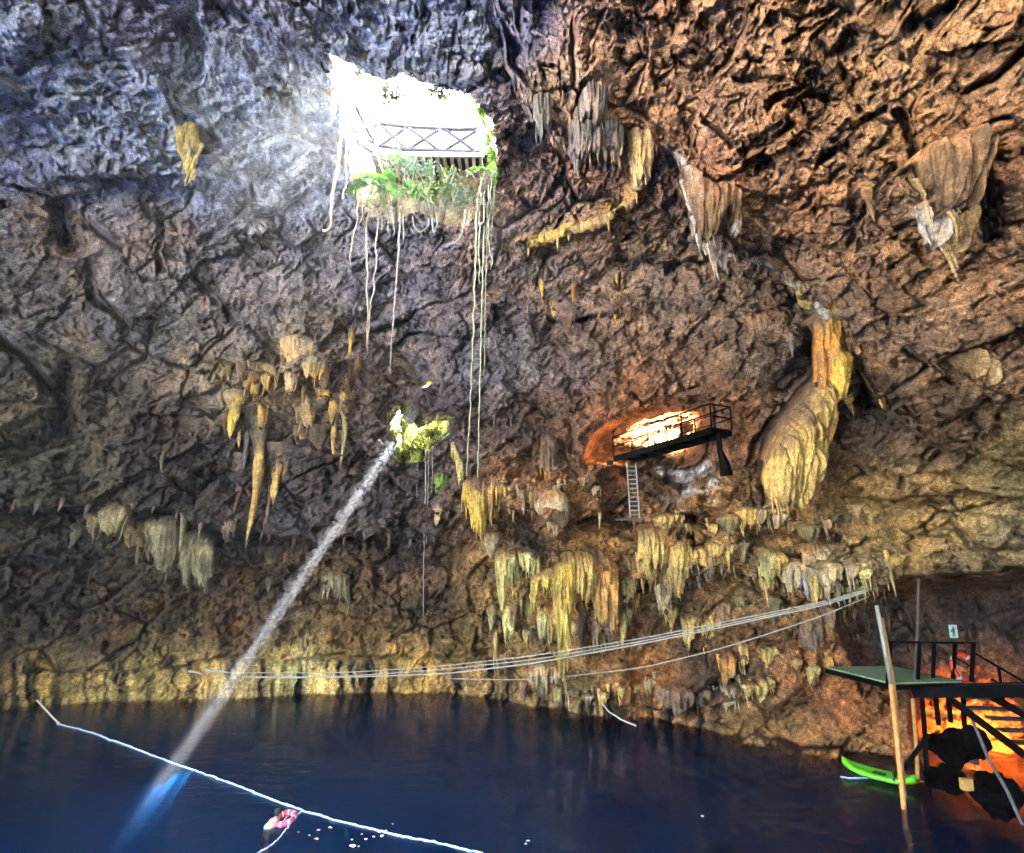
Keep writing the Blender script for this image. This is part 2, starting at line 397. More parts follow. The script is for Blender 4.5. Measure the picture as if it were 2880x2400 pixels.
def rock_material(name, attr=None, base=(0.3, 0.26, 0.2), bump=0.5, streak=0.0, rough=0.85, var=1.0):
    m, nt, b = new_mat(name)
    tc = nt.nodes.new("ShaderNodeTexCoord")
    geo = nt.nodes.new("ShaderNodeNewGeometry")
    pos = geo.outputs['Position']
    if attr:
        a = nt.nodes.new("ShaderNodeAttribute"); a.attribute_name = attr
        col = a.outputs['Color']
    else:
        col = base
    g = lambda v: (v, v, v)
    n1 = noise_node(nt, 0.9, 8, 0.68, pos, 0.0)
    c1 = ramp(nt, n1.outputs['Fac'], [(0.30, g(0.22)), (0.42, g(0.62)), (0.52, g(1.05)), (0.70, g(1.9))])
    col = mixc(nt, 'MULTIPLY', 0.9 * var, col, c1.outputs[0])
    n2 = noise_node(nt, 6.5, 6, 0.7, pos, 0.0)
    c2 = ramp(nt, n2.outputs['Fac'], [(0.34, g(0.32)), (0.5, g(1.0)), (0.66, g(1.8))])
    col = mixc(nt, 'MULTIPLY', 0.75 * var, col, c2.outputs[0])
    n3 = noise_node(nt, 0.45, 5, 0.6, pos, 0.15)
    c3 = ramp(nt, n3.outputs['Fac'], [(0.36, (0.9, 0.95, 1.08)), (0.5, (1, 1, 1)), (0.64, (1.14, 0.99, 0.82))])
    col = mixc(nt, 'MULTIPLY', 0.8, col, c3.outputs[0])
    n5 = noise_node(nt, 19.0, 4, 0.7, pos)
    c5 = ramp(nt, n5.outputs['Fac'], [(0.38, g(0.3)), (0.5, g(1.0)), (0.62, g(1.8))])
    col = mixc(nt, 'MULTIPLY', 0.75 * var, col, c5.outputs[0])
    # mineral crust in pale and dark flecks
    n4 = noise_node(nt, 2.3, 9, 0.75, pos, 0.1)
    r4 = ramp(nt, n4.outputs['Fac'], [(0.6, (0, 0, 0)), (0.68, (1, 1, 1))])
    pale = mixc(nt, 'MULTIPLY', 1.0, col, (1.9, 1.8, 1.6))
    col = mixc(nt, 'MIX', r4.outputs[0], col, pale)
    if streak > 0:
        mp = nt.nodes.new("ShaderNodeMapping"); mp.inputs['Scale'].default_value = (5.5, 5.5, 0.35)
        nt.links.new(pos, mp.inputs[0])
        s = noise_node(nt, 1.0, 5, 0.65, mp.outputs[0], 0.15)
        cs = ramp(nt, s.outputs['Fac'], [(0.36, (0.3, 0.28, 0.26)), (0.5, (1, 1, 1)), (0.66, (1.45, 1.4, 1.25))])
        col = mixc(nt, 'MULTIPLY', streak, col, cs.outputs[0])
    nt.links.new(col, b.inputs['Base Color'])
    b.inputs['Roughness'].default_value = rough
    b.inputs['Specular IOR Level'].default_value = 0.3
    bn = noise_node(nt, 5.0, 11, 0.75, pos, 0.0)
    bp = nt.nodes.new("ShaderNodeBump"); bp.inputs['Strength'].default_value = bump; bp.inputs['Distance'].default_value = 0.22
    nt.links.new(bn.outputs['Fac'], bp.inputs['Height'])
    nt.links.new(bp.outputs[0], b.inputs['Normal'])
    return m

def plain(name, col, rough=0.6, metal=0.0, nscale=8.0, amount=0.35, bump=0.0, spec=0.4, emit=None):
    """one colour broken up by grime"""
    m, nt, b = new_mat(name)
    tc = nt.nodes.new("ShaderNodeTexCoord")
    n = noise_node(nt, nscale, 6, 0.65, tc.outputs['Object'])
    c = ramp(nt, n.outputs['Fac'], [(0.3, tuple(v * (1 - amount) for v in col)), (0.7, tuple(min(1, v * (1 + amount * .6)) for v in col))])
    nt.links.new(c.outputs[0], b.inputs['Base Color'])
    b.inputs['Roughness'].default_value = rough; b.inputs['Metallic'].default_value = metal
    b.inputs['Specular IOR Level'].default_value = spec
    if bump:
        bp = nt.nodes.new("ShaderNodeBump"); bp.inputs['Strength'].default_value = bump; bp.inputs['Distance'].default_value = 0.02
        nt.links.new(n.outputs['Fac'], bp.inputs['Height']); nt.links.new(bp.outputs[0], b.inputs['Normal'])
    if emit:
        b.inputs['Emission Color'].default_value = (*emit[0], 1); b.inputs['Emission Strength'].default_value = emit[1]
    return m

# ------------------------------------------------------------------ mesh helpers
def mesh_np(name, V, F4, mat, smooth=True, col=None):
    me = bpy.data.meshes.new(name)
    V = np.asarray(V, np.float32); F4 = np.asarray(F4, np.int32)
    me.vertices.add(len(V)); me.vertices.foreach_set("co", V.ravel())
    k = F4.shape[1]
    me.loops.add(F4.size); me.loops.foreach_set("vertex_index", F4.ravel())
    me.polygons.add(len(F4)); me.polygons.foreach_set("loop_start", np.arange(0, F4.size, k, dtype=np.int32))
    me.polygons.foreach_set("use_smooth", np.full(len(F4), smooth))
    if col is not None:
        at_ = me.color_attributes.new("tint", 'FLOAT_COLOR', 'POINT')
        at_.data.foreach_set("color", np.concatenate([col, np.ones((len(V), 1), np.float32)], 1).astype(np.float32).ravel())
    me.update(calc_edges=True)
    me.validate()
    o = bpy.data.objects.new(name, me)
    if mat: me.materials.append(mat)
    COL.objects.link(o)
    return o

def tag(o, label=None, cat=None, group=None, kind=None):
    if label: o['label'] = label
    if cat: o['category'] = cat
    if group: o['group'] = group
    if kind: o['kind'] = kind
    return o

# ------------------------------------------------------------------ the rock of the cave
# rock colour, place by place; haze glow, lamplight and dimness are painted in
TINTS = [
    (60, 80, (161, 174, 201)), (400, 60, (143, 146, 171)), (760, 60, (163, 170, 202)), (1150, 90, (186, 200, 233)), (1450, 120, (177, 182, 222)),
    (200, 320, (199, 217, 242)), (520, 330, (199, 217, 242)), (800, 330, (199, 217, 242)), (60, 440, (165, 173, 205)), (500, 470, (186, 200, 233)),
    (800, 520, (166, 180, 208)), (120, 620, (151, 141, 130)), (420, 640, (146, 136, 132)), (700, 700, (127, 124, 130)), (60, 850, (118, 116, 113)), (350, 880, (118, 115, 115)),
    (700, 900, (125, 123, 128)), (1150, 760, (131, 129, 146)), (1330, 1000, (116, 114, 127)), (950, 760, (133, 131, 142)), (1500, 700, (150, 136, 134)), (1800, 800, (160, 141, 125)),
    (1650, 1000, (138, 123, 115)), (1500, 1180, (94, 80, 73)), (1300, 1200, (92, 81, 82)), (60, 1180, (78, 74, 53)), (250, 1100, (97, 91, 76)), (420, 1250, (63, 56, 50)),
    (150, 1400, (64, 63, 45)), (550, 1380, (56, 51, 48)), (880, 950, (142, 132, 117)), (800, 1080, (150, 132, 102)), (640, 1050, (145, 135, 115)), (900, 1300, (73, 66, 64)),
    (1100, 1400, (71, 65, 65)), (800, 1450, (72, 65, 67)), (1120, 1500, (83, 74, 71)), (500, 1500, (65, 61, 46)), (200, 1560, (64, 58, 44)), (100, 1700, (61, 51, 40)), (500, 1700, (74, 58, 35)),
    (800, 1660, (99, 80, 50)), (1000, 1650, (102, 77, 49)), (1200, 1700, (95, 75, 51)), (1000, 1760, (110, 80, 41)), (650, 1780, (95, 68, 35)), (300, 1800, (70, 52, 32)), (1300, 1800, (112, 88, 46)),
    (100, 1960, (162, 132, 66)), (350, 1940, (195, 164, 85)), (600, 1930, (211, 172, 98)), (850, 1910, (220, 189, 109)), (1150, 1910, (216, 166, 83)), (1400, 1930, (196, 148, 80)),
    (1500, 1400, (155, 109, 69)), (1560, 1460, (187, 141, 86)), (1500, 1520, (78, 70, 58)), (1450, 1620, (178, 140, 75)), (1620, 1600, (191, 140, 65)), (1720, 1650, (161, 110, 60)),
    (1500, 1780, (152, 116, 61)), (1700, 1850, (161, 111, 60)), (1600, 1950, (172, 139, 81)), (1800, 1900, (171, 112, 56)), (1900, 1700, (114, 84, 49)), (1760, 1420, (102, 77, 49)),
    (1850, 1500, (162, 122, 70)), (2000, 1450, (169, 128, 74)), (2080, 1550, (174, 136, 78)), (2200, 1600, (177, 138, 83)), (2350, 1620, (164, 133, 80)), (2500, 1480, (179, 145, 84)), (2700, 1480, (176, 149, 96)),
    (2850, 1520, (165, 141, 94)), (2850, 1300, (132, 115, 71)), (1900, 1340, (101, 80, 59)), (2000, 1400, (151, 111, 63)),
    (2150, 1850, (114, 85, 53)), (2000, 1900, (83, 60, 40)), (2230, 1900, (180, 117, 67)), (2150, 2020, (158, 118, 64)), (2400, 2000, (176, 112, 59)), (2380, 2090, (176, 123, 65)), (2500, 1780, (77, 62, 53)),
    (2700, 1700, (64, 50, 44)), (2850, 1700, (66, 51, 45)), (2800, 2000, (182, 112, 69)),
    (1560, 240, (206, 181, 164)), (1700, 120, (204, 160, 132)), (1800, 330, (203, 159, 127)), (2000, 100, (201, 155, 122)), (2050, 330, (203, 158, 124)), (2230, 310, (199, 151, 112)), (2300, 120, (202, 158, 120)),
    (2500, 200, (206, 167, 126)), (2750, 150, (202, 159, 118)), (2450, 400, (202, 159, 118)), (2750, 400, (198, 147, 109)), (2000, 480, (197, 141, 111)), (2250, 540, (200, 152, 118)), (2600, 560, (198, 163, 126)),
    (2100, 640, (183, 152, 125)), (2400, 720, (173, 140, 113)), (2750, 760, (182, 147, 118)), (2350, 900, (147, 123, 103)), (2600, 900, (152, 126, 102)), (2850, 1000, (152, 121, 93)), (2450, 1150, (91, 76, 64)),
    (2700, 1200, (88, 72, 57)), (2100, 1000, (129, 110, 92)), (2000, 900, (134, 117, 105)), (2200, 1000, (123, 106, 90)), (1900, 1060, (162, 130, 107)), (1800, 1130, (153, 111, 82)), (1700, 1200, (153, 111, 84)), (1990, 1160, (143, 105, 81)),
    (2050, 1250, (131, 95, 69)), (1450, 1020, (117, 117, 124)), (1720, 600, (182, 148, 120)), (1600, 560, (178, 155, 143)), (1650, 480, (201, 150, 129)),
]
# narrow bands over the rock: flowstone crusts, and painted daylight glints below the gangway
CRUSTS_AND_GLINTS = [([(1782, 430), (1790, 520), (1760, 580), (1690, 620), (1600, 655), (1470, 692)], 24, (238, 196, 104), .95), ([(1870, 412), (1935, 470), (1985, 560), (2005, 680)], 13, (235, 226, 205), .9),
          ([(2080, 722), (2120, 735), (2170, 742), (2230, 800), (2290, 860), (2340, 905)], 9, (232, 224, 196), .95), ([(2340, 880), (2375, 985), (2400, 1100)], 22, (222, 176, 84), .8),
          ([(1860, 1330), (1930, 1350), (1990, 1310)], 14, (225, 225, 220), .8), ([(1870, 1400), (1960, 1380), (2010, 1350)], 10, (225, 222, 210), .8), ([(1880, 1465), (1960, 1440), (2010, 1400)], 10, (220, 205, 170), .7)]
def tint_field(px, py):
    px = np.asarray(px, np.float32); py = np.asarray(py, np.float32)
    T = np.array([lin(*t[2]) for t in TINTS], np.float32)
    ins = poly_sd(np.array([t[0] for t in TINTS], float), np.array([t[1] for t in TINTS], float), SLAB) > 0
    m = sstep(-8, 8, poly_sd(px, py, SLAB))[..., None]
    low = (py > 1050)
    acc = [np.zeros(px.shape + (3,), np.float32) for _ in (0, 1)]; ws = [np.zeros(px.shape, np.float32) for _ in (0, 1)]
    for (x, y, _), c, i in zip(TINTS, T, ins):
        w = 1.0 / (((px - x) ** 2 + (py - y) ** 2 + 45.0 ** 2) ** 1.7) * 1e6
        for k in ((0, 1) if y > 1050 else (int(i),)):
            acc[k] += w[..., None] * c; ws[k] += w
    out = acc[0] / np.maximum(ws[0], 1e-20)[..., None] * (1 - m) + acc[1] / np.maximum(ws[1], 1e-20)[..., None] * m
    for pts, wd, c, k in CRUSTS_AND_GLINTS:
        nzx = 12 * gnoise(px * .02, py * .02, px * 0 + 3.3); nzy = 12 * gnoise(px * .02, py * .02, px * 0 + 8.1)
        w = (k * np.exp(-(line_d(px + nzx, py + nzy, pts) / wd) ** 2) * sstep(-.5, .1, gnoise(px * .035, py * .035, px * 0 + 5.5)))[..., None]
        out = out * (1 - w) + np.array(lin(*c), np.float32) * w
    sk = gnoise(px * .05, py * .0035, px * 0 + 1.5); sk2 = gnoise(px * .12, py * .006, px * 0 + 4.5)
    wv = np.clip(sstep(1835, 1870, py) * (1 - sstep(1400, 1500, px)) + sstep(1930, 1960, py) * sstep(1440, 1500, px) * (1 - sstep(1950, 2100, px)), 0, 1)
    out = out * (1 + wv * (-.75 * sstep(.05, .3, sk) - .45 * sstep(.1, .3, sk2) + .35 * sstep(.05, .3, -sk)))[..., None]
    far = (np.abs(px) > 6000) | (np.abs(py) > 6000)
    out[far] = (0.2, 0.17, 0.13)
    return out
ALBEDO = 1.05

def cave_rock():
    az = np.concatenate([np.linspace(-180, -60, 50, endpoint=False), np.linspace(-60, -49.5, 14, endpoint=False), np.arange(-49.5, 49.5, AZ_STEP), np.linspace(49.5, 60, 14, endpoint=False), np.linspace(60, 180, 51)])
    el = np.concatenate([np.linspace(-89.5, -36, 22, endpoint=False), np.linspace(-36, -24.5, 18, endpoint=False), np.arange(-24.5, 50, AZ_STEP), np.linspace(50, 89.5, 40)])
    A, E = np.meshgrid(np.radians(az), np.radians(el))
    d = np.stack([np.sin(A) * np.cos(E), np.cos(A) * np.cos(E), np.sin(E)], -1)
    R, px, py, m = cave_range(d)
    V = CAM + d * R[..., None]
    nr, nc = A.shape
    idx = np.arange(nr * nc).reshape(nr, nc)
    F = np.stack([idx[:-1, :-1], idx[:-1, 1:], idx[1:, 1:], idx[1:, :-1]], -1)
    # holes: the main opening, the small opening, two unseen mouths added for fill light
    jx = 9 * noise(V, 1.1, 61) + 5 * noise(V, 3.0, 71); jy = 9 * noise(V, 1.1, 81) + 5 * noise(V, 3.0, 91)
    near = (px > 700) & (px < 1600) & (py < 1500)
    h = np.where(near, poly_sd(px + jx, py + jy, HOLE), -1); h2 = np.where(near, poly_sd(px + jx * .6, py + jy * .6, HOLE_SMALL), -1)
    fill_mouth_dir = np.array(FILL_MOUTH_DIR) / np.linalg.norm(FILL_MOUTH_DIR)
    ang = np.degrees(np.arccos(np.clip(d @ fill_mouth_dir, -1, 1)))
    ang2 = np.degrees(np.arccos(np.clip(d @ (np.array(FILL_MOUTH2_DIR) / np.linalg.norm(FILL_MOUTH2_DIR)), -1, 1)))
    hole = (h > 0) | (h2 > 0) | (ang < FILL_MOUTH_ANG) | (ang2 < FILL_MOUTH2_ANG)
    fh = hole[:-1, :-1] & hole[:-1, 1:] & hole[1:, 1:] & hole[1:, :-1]
    F = F[~fh]
    c = V.reshape(-1, 3)[F.reshape(-1, 4)].mean(1) - BEAM0; s_ = np.array(SUN_TO); tt = c @ s_
    F = F.reshape(-1, 4)[~((np.linalg.norm(c - np.outer(tt, s_), axis=1) < BEAM_R) & (tt > -.5) & (tt < 6))]
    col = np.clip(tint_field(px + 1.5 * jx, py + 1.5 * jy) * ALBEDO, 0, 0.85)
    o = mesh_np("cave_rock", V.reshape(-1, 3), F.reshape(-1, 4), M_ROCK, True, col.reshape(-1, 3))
    tag(o, "rough grey and brown limestone walls and vaulted ceiling around the pool", None, None, 'structure')
    return o
AZ_STEP = 0.1
BEAM_PX = (1094, 1262)
BEAM_R = 0.30
dB = ray(*BEAM_PX); dB /= np.linalg.norm(dB)
BEAM0 = CAM + dB * (float(cave_range(dB[None])[0][0]) - 1.7)          # where the single ray of sun comes in
FILL_MOUTH_DIR = (-0.93, -0.30, 0.13)  # mouth added at the left, out of view, to let in fill light
FILL_MOUTH_ANG = 28
FILL_MOUTH2_DIR = (0.05, -0.97, 0.16)          # second added mouth, behind the viewer, to light the ceiling
FILL_MOUTH2_ANG = 17
M_ROCK = rock_material("cave_limestone", attr="tint", bump=0.7, streak=0.0)
cave_rock()

def added_rock_shell():
    """the outer face of the rock, two metres behind the cave wall, added to keep sun from leaking through"""
    A, E = np.meshgrid(np.radians(np.arange(-180, 181, 1.5)), np.radians(np.arange(-30, 89.6, 1.5)))
    d = np.stack([np.sin(A) * np.cos(E), np.cos(A) * np.cos(E), np.sin(E)], -1)
    R, px, py, m = cave_range(d, False)
    pad = np.pad(R, 2, 'edge'); R = np.max([pad[i:i + R.shape[0], j:j + R.shape[1]] for i in range(5) for j in range(5)], axis=0) + 1.6
    V = CAM + d * R[..., None]; nr, nc = A.shape; idx = np.arange(nr * nc).reshape(nr, nc)
    F = np.stack([idx[:-1, :-1], idx[:-1, 1:], idx[1:, 1:], idx[1:, :-1]], -1)
    md = np.array(FILL_MOUTH_DIR) / np.linalg.norm(FILL_MOUTH_DIR)
    cut = (poly_sd(px, py, HOLE) > -150) | (poly_sd(px, py, HOLE_SMALL) > -45) | (np.degrees(np.arccos(np.clip(d @ md, -1, 1))) < FILL_MOUTH_ANG + 1) | (np.degrees(np.arccos(np.clip(d @ (np.array(FILL_MOUTH2_DIR) / np.linalg.norm(FILL_MOUTH2_DIR)), -1, 1))) < FILL_MOUTH2_ANG + 1)
    F = F[~(cut[:-1, :-1] | cut[:-1, 1:] | cut[1:, 1:] | cut[1:, :-1])]
    c = V.reshape(-1, 3)[F].mean(1) - BEAM0; s_ = np.array(SUN_TO); tt = c @ s_
    F = F[~((np.linalg.norm(c - np.outer(tt, s_), axis=1) < 1.3) & (tt > 0))]
    o = mesh_np("added_rock_shell", V.reshape(-1, 3), F, M_ADDED_SHELL); tag(o, "outer rock shell added behind the cave walls against stray sun", None, None, 'structure')
M_ADDED_SHELL = rock_material("added_shell_limestone", base=(0.2, 0.18, 0.15))
added_rock_shell()

# unseen ground outside the two added mouths, put there to bounce sun inside
def outside():
    M = rock_material("bounce_soil", base=(0.20, 0.185, 0.155), bump=0.4, var=.6)
    for x0, x1, y0, y1 in ((-200, -31.5, -200, 70), (-31.5, 70, -200, -27)):
        nx, ny = 40, 40; X, Y = np.meshgrid(np.linspace(x0, x1, nx), np.linspace(y0, y1, ny)); P = np.stack([X, Y, 0 * X], -1)
        P[..., 2] = 3.0 + 1.2 * noise(P, .03, 5) + .3 * noise(P, .15, 9)
        idx = np.arange(nx * ny).reshape(ny, nx); F = np.stack([idx[:-1, :-1], idx[:-1, 1:], idx[1:, 1:], idx[1:, :-1]], -1).reshape(-1, 4)
        o = mesh_np("bounce_terrain", P.reshape(-1, 3), F, M); tag(o, "unseen sunlit ground added outside the cave to bounce light in", None, None, 'structure')
outside()

# ------------------------------------------------------------------ water
def water():
    m, nt, b = new_mat("cenote_water")
    nt.nodes.remove(b)
    out = nt.nodes["Material Output"]
    geo = nt.nodes.new("ShaderNodeNewGeometry")
    n = noise_node(nt, 1.6, 4, 0.55, geo.outputs['Position'], 0.3)
    mp = nt.nodes.new("ShaderNodeMapping"); mp.inputs['Scale'].default_value = (0.7, 1.6, 1)
    nt.links.new(geo.outputs['Position'], mp.inputs[0]); nt.links.new(mp.outputs[0], n.inputs['Vector'])
    bp = nt.nodes.new("ShaderNodeBump"); bp.inputs['Distance'].default_value = 0.10
    pn = noise_node(nt, 0.16, 3, 0.5, geo.outputs['Position']); pr = ramp(nt, pn.outputs['Fac'], [(0.35, (.12, .12, .12)), (0.65, (.75, .75, .75))]); nt.links.new(pr.outputs[0], bp.inputs['Strength'])
    nt.links.new(n.outputs['Fac'], bp.inputs['Height'])
    fr = nt.nodes.new("ShaderNodeFresnel"); fr.inputs['IOR'].default_value = 1.33; nt.links.new(bp.outputs[0], fr.inputs['Normal'])
    gl = nt.nodes.new("ShaderNodeBsdfGlossy"); gl.inputs['Roughness'].default_value = 0.04; nt.links.new(bp.outputs[0], gl.inputs['Normal'])
    tr = nt.nodes.new("ShaderNodeBsdfTransparent")
    mx = nt.nodes.new("ShaderNodeMixShader")
    nt.links.new(fr.outputs[0], mx.inputs[0]); nt.links.new(tr.outputs[0], mx.inputs[1]); nt.links.new(gl.outputs[0], mx.inputs[2])
    nt.links.new(mx.outputs[0], out.inputs['Surface'])
    vp = nt.nodes.new("ShaderNodeVolumePrincipled")
    vp.inputs['Color'].default_value = (0.002, 0.17, 0.55, 1); vp.inputs['Density'].default_value = 0.5
    vp.inputs['Anisotropy'].default_value = 0.2
    nt.links.new(vp.outputs[0], out.inputs['Volume'])
    bm = bmesh.new()
    bmesh.ops.create_cube(bm, size=1.0)
    bmesh.ops.scale(bm, vec=(90, 90, 9.5), verts=bm.verts)
    bmesh.ops.translate(bm, vec=(0, 8, -4.75), verts=bm.verts)
    me = bpy.data.meshes.new("water"); bm.to_mesh(me); bm.free(); me.materials.append(m)
    o = bpy.data.objects.new("water", me); COL.objects.link(o)
    tag(o, "deep dark blue still water of the cave pool", None, None, 'structure')
water()

def haze():
    m, nt, b = new_mat("cave_haze")
    nt.nodes.remove(b)
    vp = nt.nodes.new("ShaderNodeVolumePrincipled")
    vp.inputs['Color'].default_value = (0.86, 0.92, 1.0, 1); vp.inputs['Density'].default_value = HAZE_DENSITY; vp.inputs['Anisotropy'].default_value = 0.3
    nt.links.new(vp.outputs[0], nt.nodes["Material Output"].inputs['Volume'])
    bm = bmesh.new(); bmesh.ops.create_cube(bm, size=1.0)
    bmesh.ops.scale(bm, vec=(430, 430, 60), verts=bm.verts); bmesh.ops.translate(bm, vec=(0, 8, 17), verts=bm.verts)
    me = bpy.data.meshes.new("haze"); bm.to_mesh(me); bm.free(); me.materials.append(m)
    o = bpy.data.objects.new("haze", me); COL.objects.link(o); tag(o, None, None, None, 'stuff')
haze()
# ------------------------------------------------------------------ the shaft above the main opening and the land on top
ZG = 26.0
def resample(poly, n):
    p = np.array(poly + [poly[0]], float); s = np.concatenate([[0], np.cumsum(np.hypot(*np.diff(p, axis=0).T))])
    t = np.linspace(0, s[-1], n, endpoint=False)
    return np.stack([np.interp(t, s, p[:, 0]), np.interp(t, s, p[:, 1])], 1)

def grow(poly, k):
    c = np.mean(poly, axis=0); v = poly - c
    return c + v * (1 + k / np.linalg.norm(v, axis=1, keepdims=True))

def rim_points(poly, n, k):
    q = grow(resample(poly, n), k)
    d = np.array([ray(x, y) for x, y in q]); d /= np.linalg.norm(d, axis=1, keepdims=True)
    R = cave_range(d)[0]
    return CAM + d * R[:, None], q

M_SHAFT = rock_material("shaft_limestone", base=(0.26, 0.21, 0.11), bump=0.9)
M_SOIL = rock_material("soil", base=(0.10, 0.075, 0.045), bump=0.5)

def hole_shaft():
    n, rows = 220, 40
    P, q = rim_points(HOLE, n, 12)
    c = P.mean(0); out = P - c; out[:, 2] = 0; out /= np.linalg.norm(out, axis=1, keepdims=True)
    V = []
    for r in range(rows):
        t = r / (rows - 1)
        p = P.copy(); p[:, 2] = P[:, 2] + (ZG - P[:, 2]) * t
        k = 0.9 * noise(p, 0.7, 101) + 0.45 * noise(p, 1.9, 111) + 0.22 * noise(p, 4.5, 121) + 0.08 * noise(p, 10, 131)
        p = p + out * (k * 0.55 * min(1, t * 5) * (0.3 + 0.7 * min(1, (1 - t) * 4)) + 0.9 * t)[:, None]
        V.append(p)
    V = np.array(V).reshape(-1, 3)
    F = [(r * n + i, r * n + (i + 1) % n, (r + 1) * n + (i + 1) % n, (r + 1) * n + i) for r in range(rows - 1) for i in range(n)]
    o = mesh_np("rock_shaft", V, F, M_SHAFT); tag(o, "pale daylit rock shaft of the large roof opening", None, None, 'structure')
    # the land round the opening
    top = V[-n:]
    V2 = []
    for r in range(10):
        p = top + out * (r / 9) ** 1.5 * 8.0
        p[:, 2] = ZG + 0.004 * r + (0.25 * noise(p, 0.5, 7) + 0.2) * min(1, r / 3)
        V2.append(p)
    V2 = np.array(V2).reshape(-1, 3)
    F = [(r * n + i, r * n + (i + 1) % n, (r + 1) * n + (i + 1) % n, (r + 1) * n + i) for r in range(9) for i in range(n)]
    o = mesh_np("ground", V2, F, M_SOIL); tag(o, "dark forest soil around the roof opening", None, None, 'structure')
    return P, out, V
RIM, RIM_OUT, SHAFT_V = hole_shaft()

def tube_tunnel(name, P, axis, length, widen, mat, rows=14, rough=0.3, label=None, clear=False):
    n = len(P); c = P.mean(0); out = P - c; out -= np.outer(out @ axis, axis); out /= np.linalg.norm(out, axis=1, keepdims=True)
    V = []
    for r in range(rows):
        t = r / (rows - 1); p = P + axis * length * t + out * widen * t
        p = p + out * (rough * (noise(p, 1.2, 13) + 0.5 * noise(p, 3.5, 17)) * min(1, 3 * t))[:, None]
        V.append(p)
    F = [(r * n + i, r * n + (i + 1) % n, (r + 1) * n + (i + 1) % n, (r + 1) * n + i) for r in range(rows - 1) for i in range(n)]
    if clear:                                       # leave the way of the single sun ray open
        W = np.array(V).reshape(-1, 3); c = W[np.array(F)].mean(1) - BEAM0; s_ = np.array(SUN_TO)
        dist = np.linalg.norm(c - np.outer(c @ s_, s_), axis=1); F = [f for f, k in zip(F, dist) if k > .37]
    o = mesh_np(name, np.array(V).reshape(-1, 3), F, mat); tag(o, label, None, None, 'structure')
    return o, np.array(V)

# narrow crack that lets one ray of sun in
M_ROCK_PLAIN = rock_material("plain_limestone", base=(0.2, 0.19, 0.18), bump=0.8)
M_MOSS_ROCK = rock_material("mossy_limestone", base=(0.30, 0.36, 0.05), bump=0.8)
P2, _ = rim_points(HOLE_SMALL, 90, 9)
ax2 = np.array([0.0, 0.45, 0.89]); ax2 /= np.linalg.norm(ax2)
vd = P2 - CAM; P2 = P2 - vd / np.linalg.norm(vd, axis=1, keepdims=True) * .16
tube_tunnel("rock_chimney", P2, ax2, 3.6, 0.6, M_MOSS_ROCK, clear=True, label="mossy rock chimney of the small opening in the far wall")
e1 = np.cross(np.array(SUN_TO), (0, 1, 0)); e1 /= np.linalg.norm(e1); e2 = np.cross(e1, np.array(SUN_TO))
P3 = np.array([BEAM0 + np.array(SUN_TO) * 1.9 + (e1 * math.cos(a) + e2 * math.sin(a)) * (BEAM_R + .05) for a in np.linspace(0, 2 * math.pi, 24, endpoint=False)])
lid = bpy.data.meshes.new("sun_block_slab"); _b = bmesh.new(); bmesh.ops.create_cube(_b, size=1.0); bmesh.ops.scale(_b, vec=(4.8, 4.6, .5), verts=_b.verts); bmesh.ops.translate(_b, vec=(-0.85, 32.0, 17.7), verts=_b.verts)  # unseen slab, added to stop sun entering the small opening
_b.to_mesh(lid); _b.free(); lid.materials.append(M_ROCK_PLAIN); lid = bpy.data.objects.new("sun_block_slab", lid); COL.objects.link(lid); tag(lid, "unseen slab added to keep sun out of the small opening", None, None, 'structure')
tube_tunnel("rock_crack", P3, np.array(SUN_TO), 1.4, 0.08, M_ROCK_PLAIN, rows=8, rough=0.05, label="narrow crack in the rock that lets a single ray of sun in")

# ------------------------------------------------------------------ foliage helpers
def leaf_mat(name, col, trans=0.5):
    m, nt, b = new_mat(name)
    geo = nt.nodes.new("ShaderNodeNewGeometry")
    n = noise_node(nt, 2.5, 4, 0.6, geo.outputs['Position'])
    c = ramp(nt, n.outputs['Fac'], [(0.3, tuple(v * .55 for v in col)), (0.5, col), (0.7, (min(1, col[0] * 1.5 + .02), col[1] * 1.25, col[2] * .9))])
    rnd = ramp(nt, geo.outputs['Random Per Island'], [(0.0, (0.6, 0.6, 0.6)), (1.0, (1.35, 1.25, 1.1))])
    cc = mixc(nt, 'MULTIPLY', 1.0, c.outputs[0], rnd.outputs[0])
    nt.links.new(cc, b.inputs['Base Color']); b.inputs['Roughness'].default_value = 0.55
    tl = nt.nodes.new("ShaderNodeBsdfTranslucent"); nt.links.new(cc, tl.inputs[0])
    mx = nt.nodes.new("ShaderNodeMixShader"); mx.inputs[0].default_value = trans
    nt.links.new(b.outputs[0], mx.inputs[1]); nt.links.new(tl.outputs[0], mx.inputs[2])
    nt.links.new(mx.outputs[0], nt.nodes["Material Output"].inputs['Surface'])
    return m

def leaf_cloud(pts, size, seed=0, aspect=0.45, droop=0.0):
    """one folded leaf (two triangles pairs) at every point"""
    rs = np.random.RandomState(seed); n = len(pts)
    ax = rs.normal(size=(n, 3)); ax[:, 2] -= droop; ax /= np.linalg.norm(ax, axis=1, keepdims=True)
    up = rs.normal(size=(n, 3)); sd = np.cross(ax, up); sd /= np.linalg.norm(sd, axis=1, keepdims=True)
    nm = np.cross(sd, ax)
    L = (size * (0.6 + 0.8 * rs.rand(n)))[:, None]; W = L * aspect
    a = pts; b = pts + ax * L * .45 + sd * W * .5 + nm * L * .08; c = pts + ax * L; d = pts + ax * L * .45 - sd * W * .5 + nm * L * .08
    V = np.stack([a, b, c, d], 1).reshape(-1, 3)
    F = np.arange(n * 4).reshape(n, 4)
    return V, F

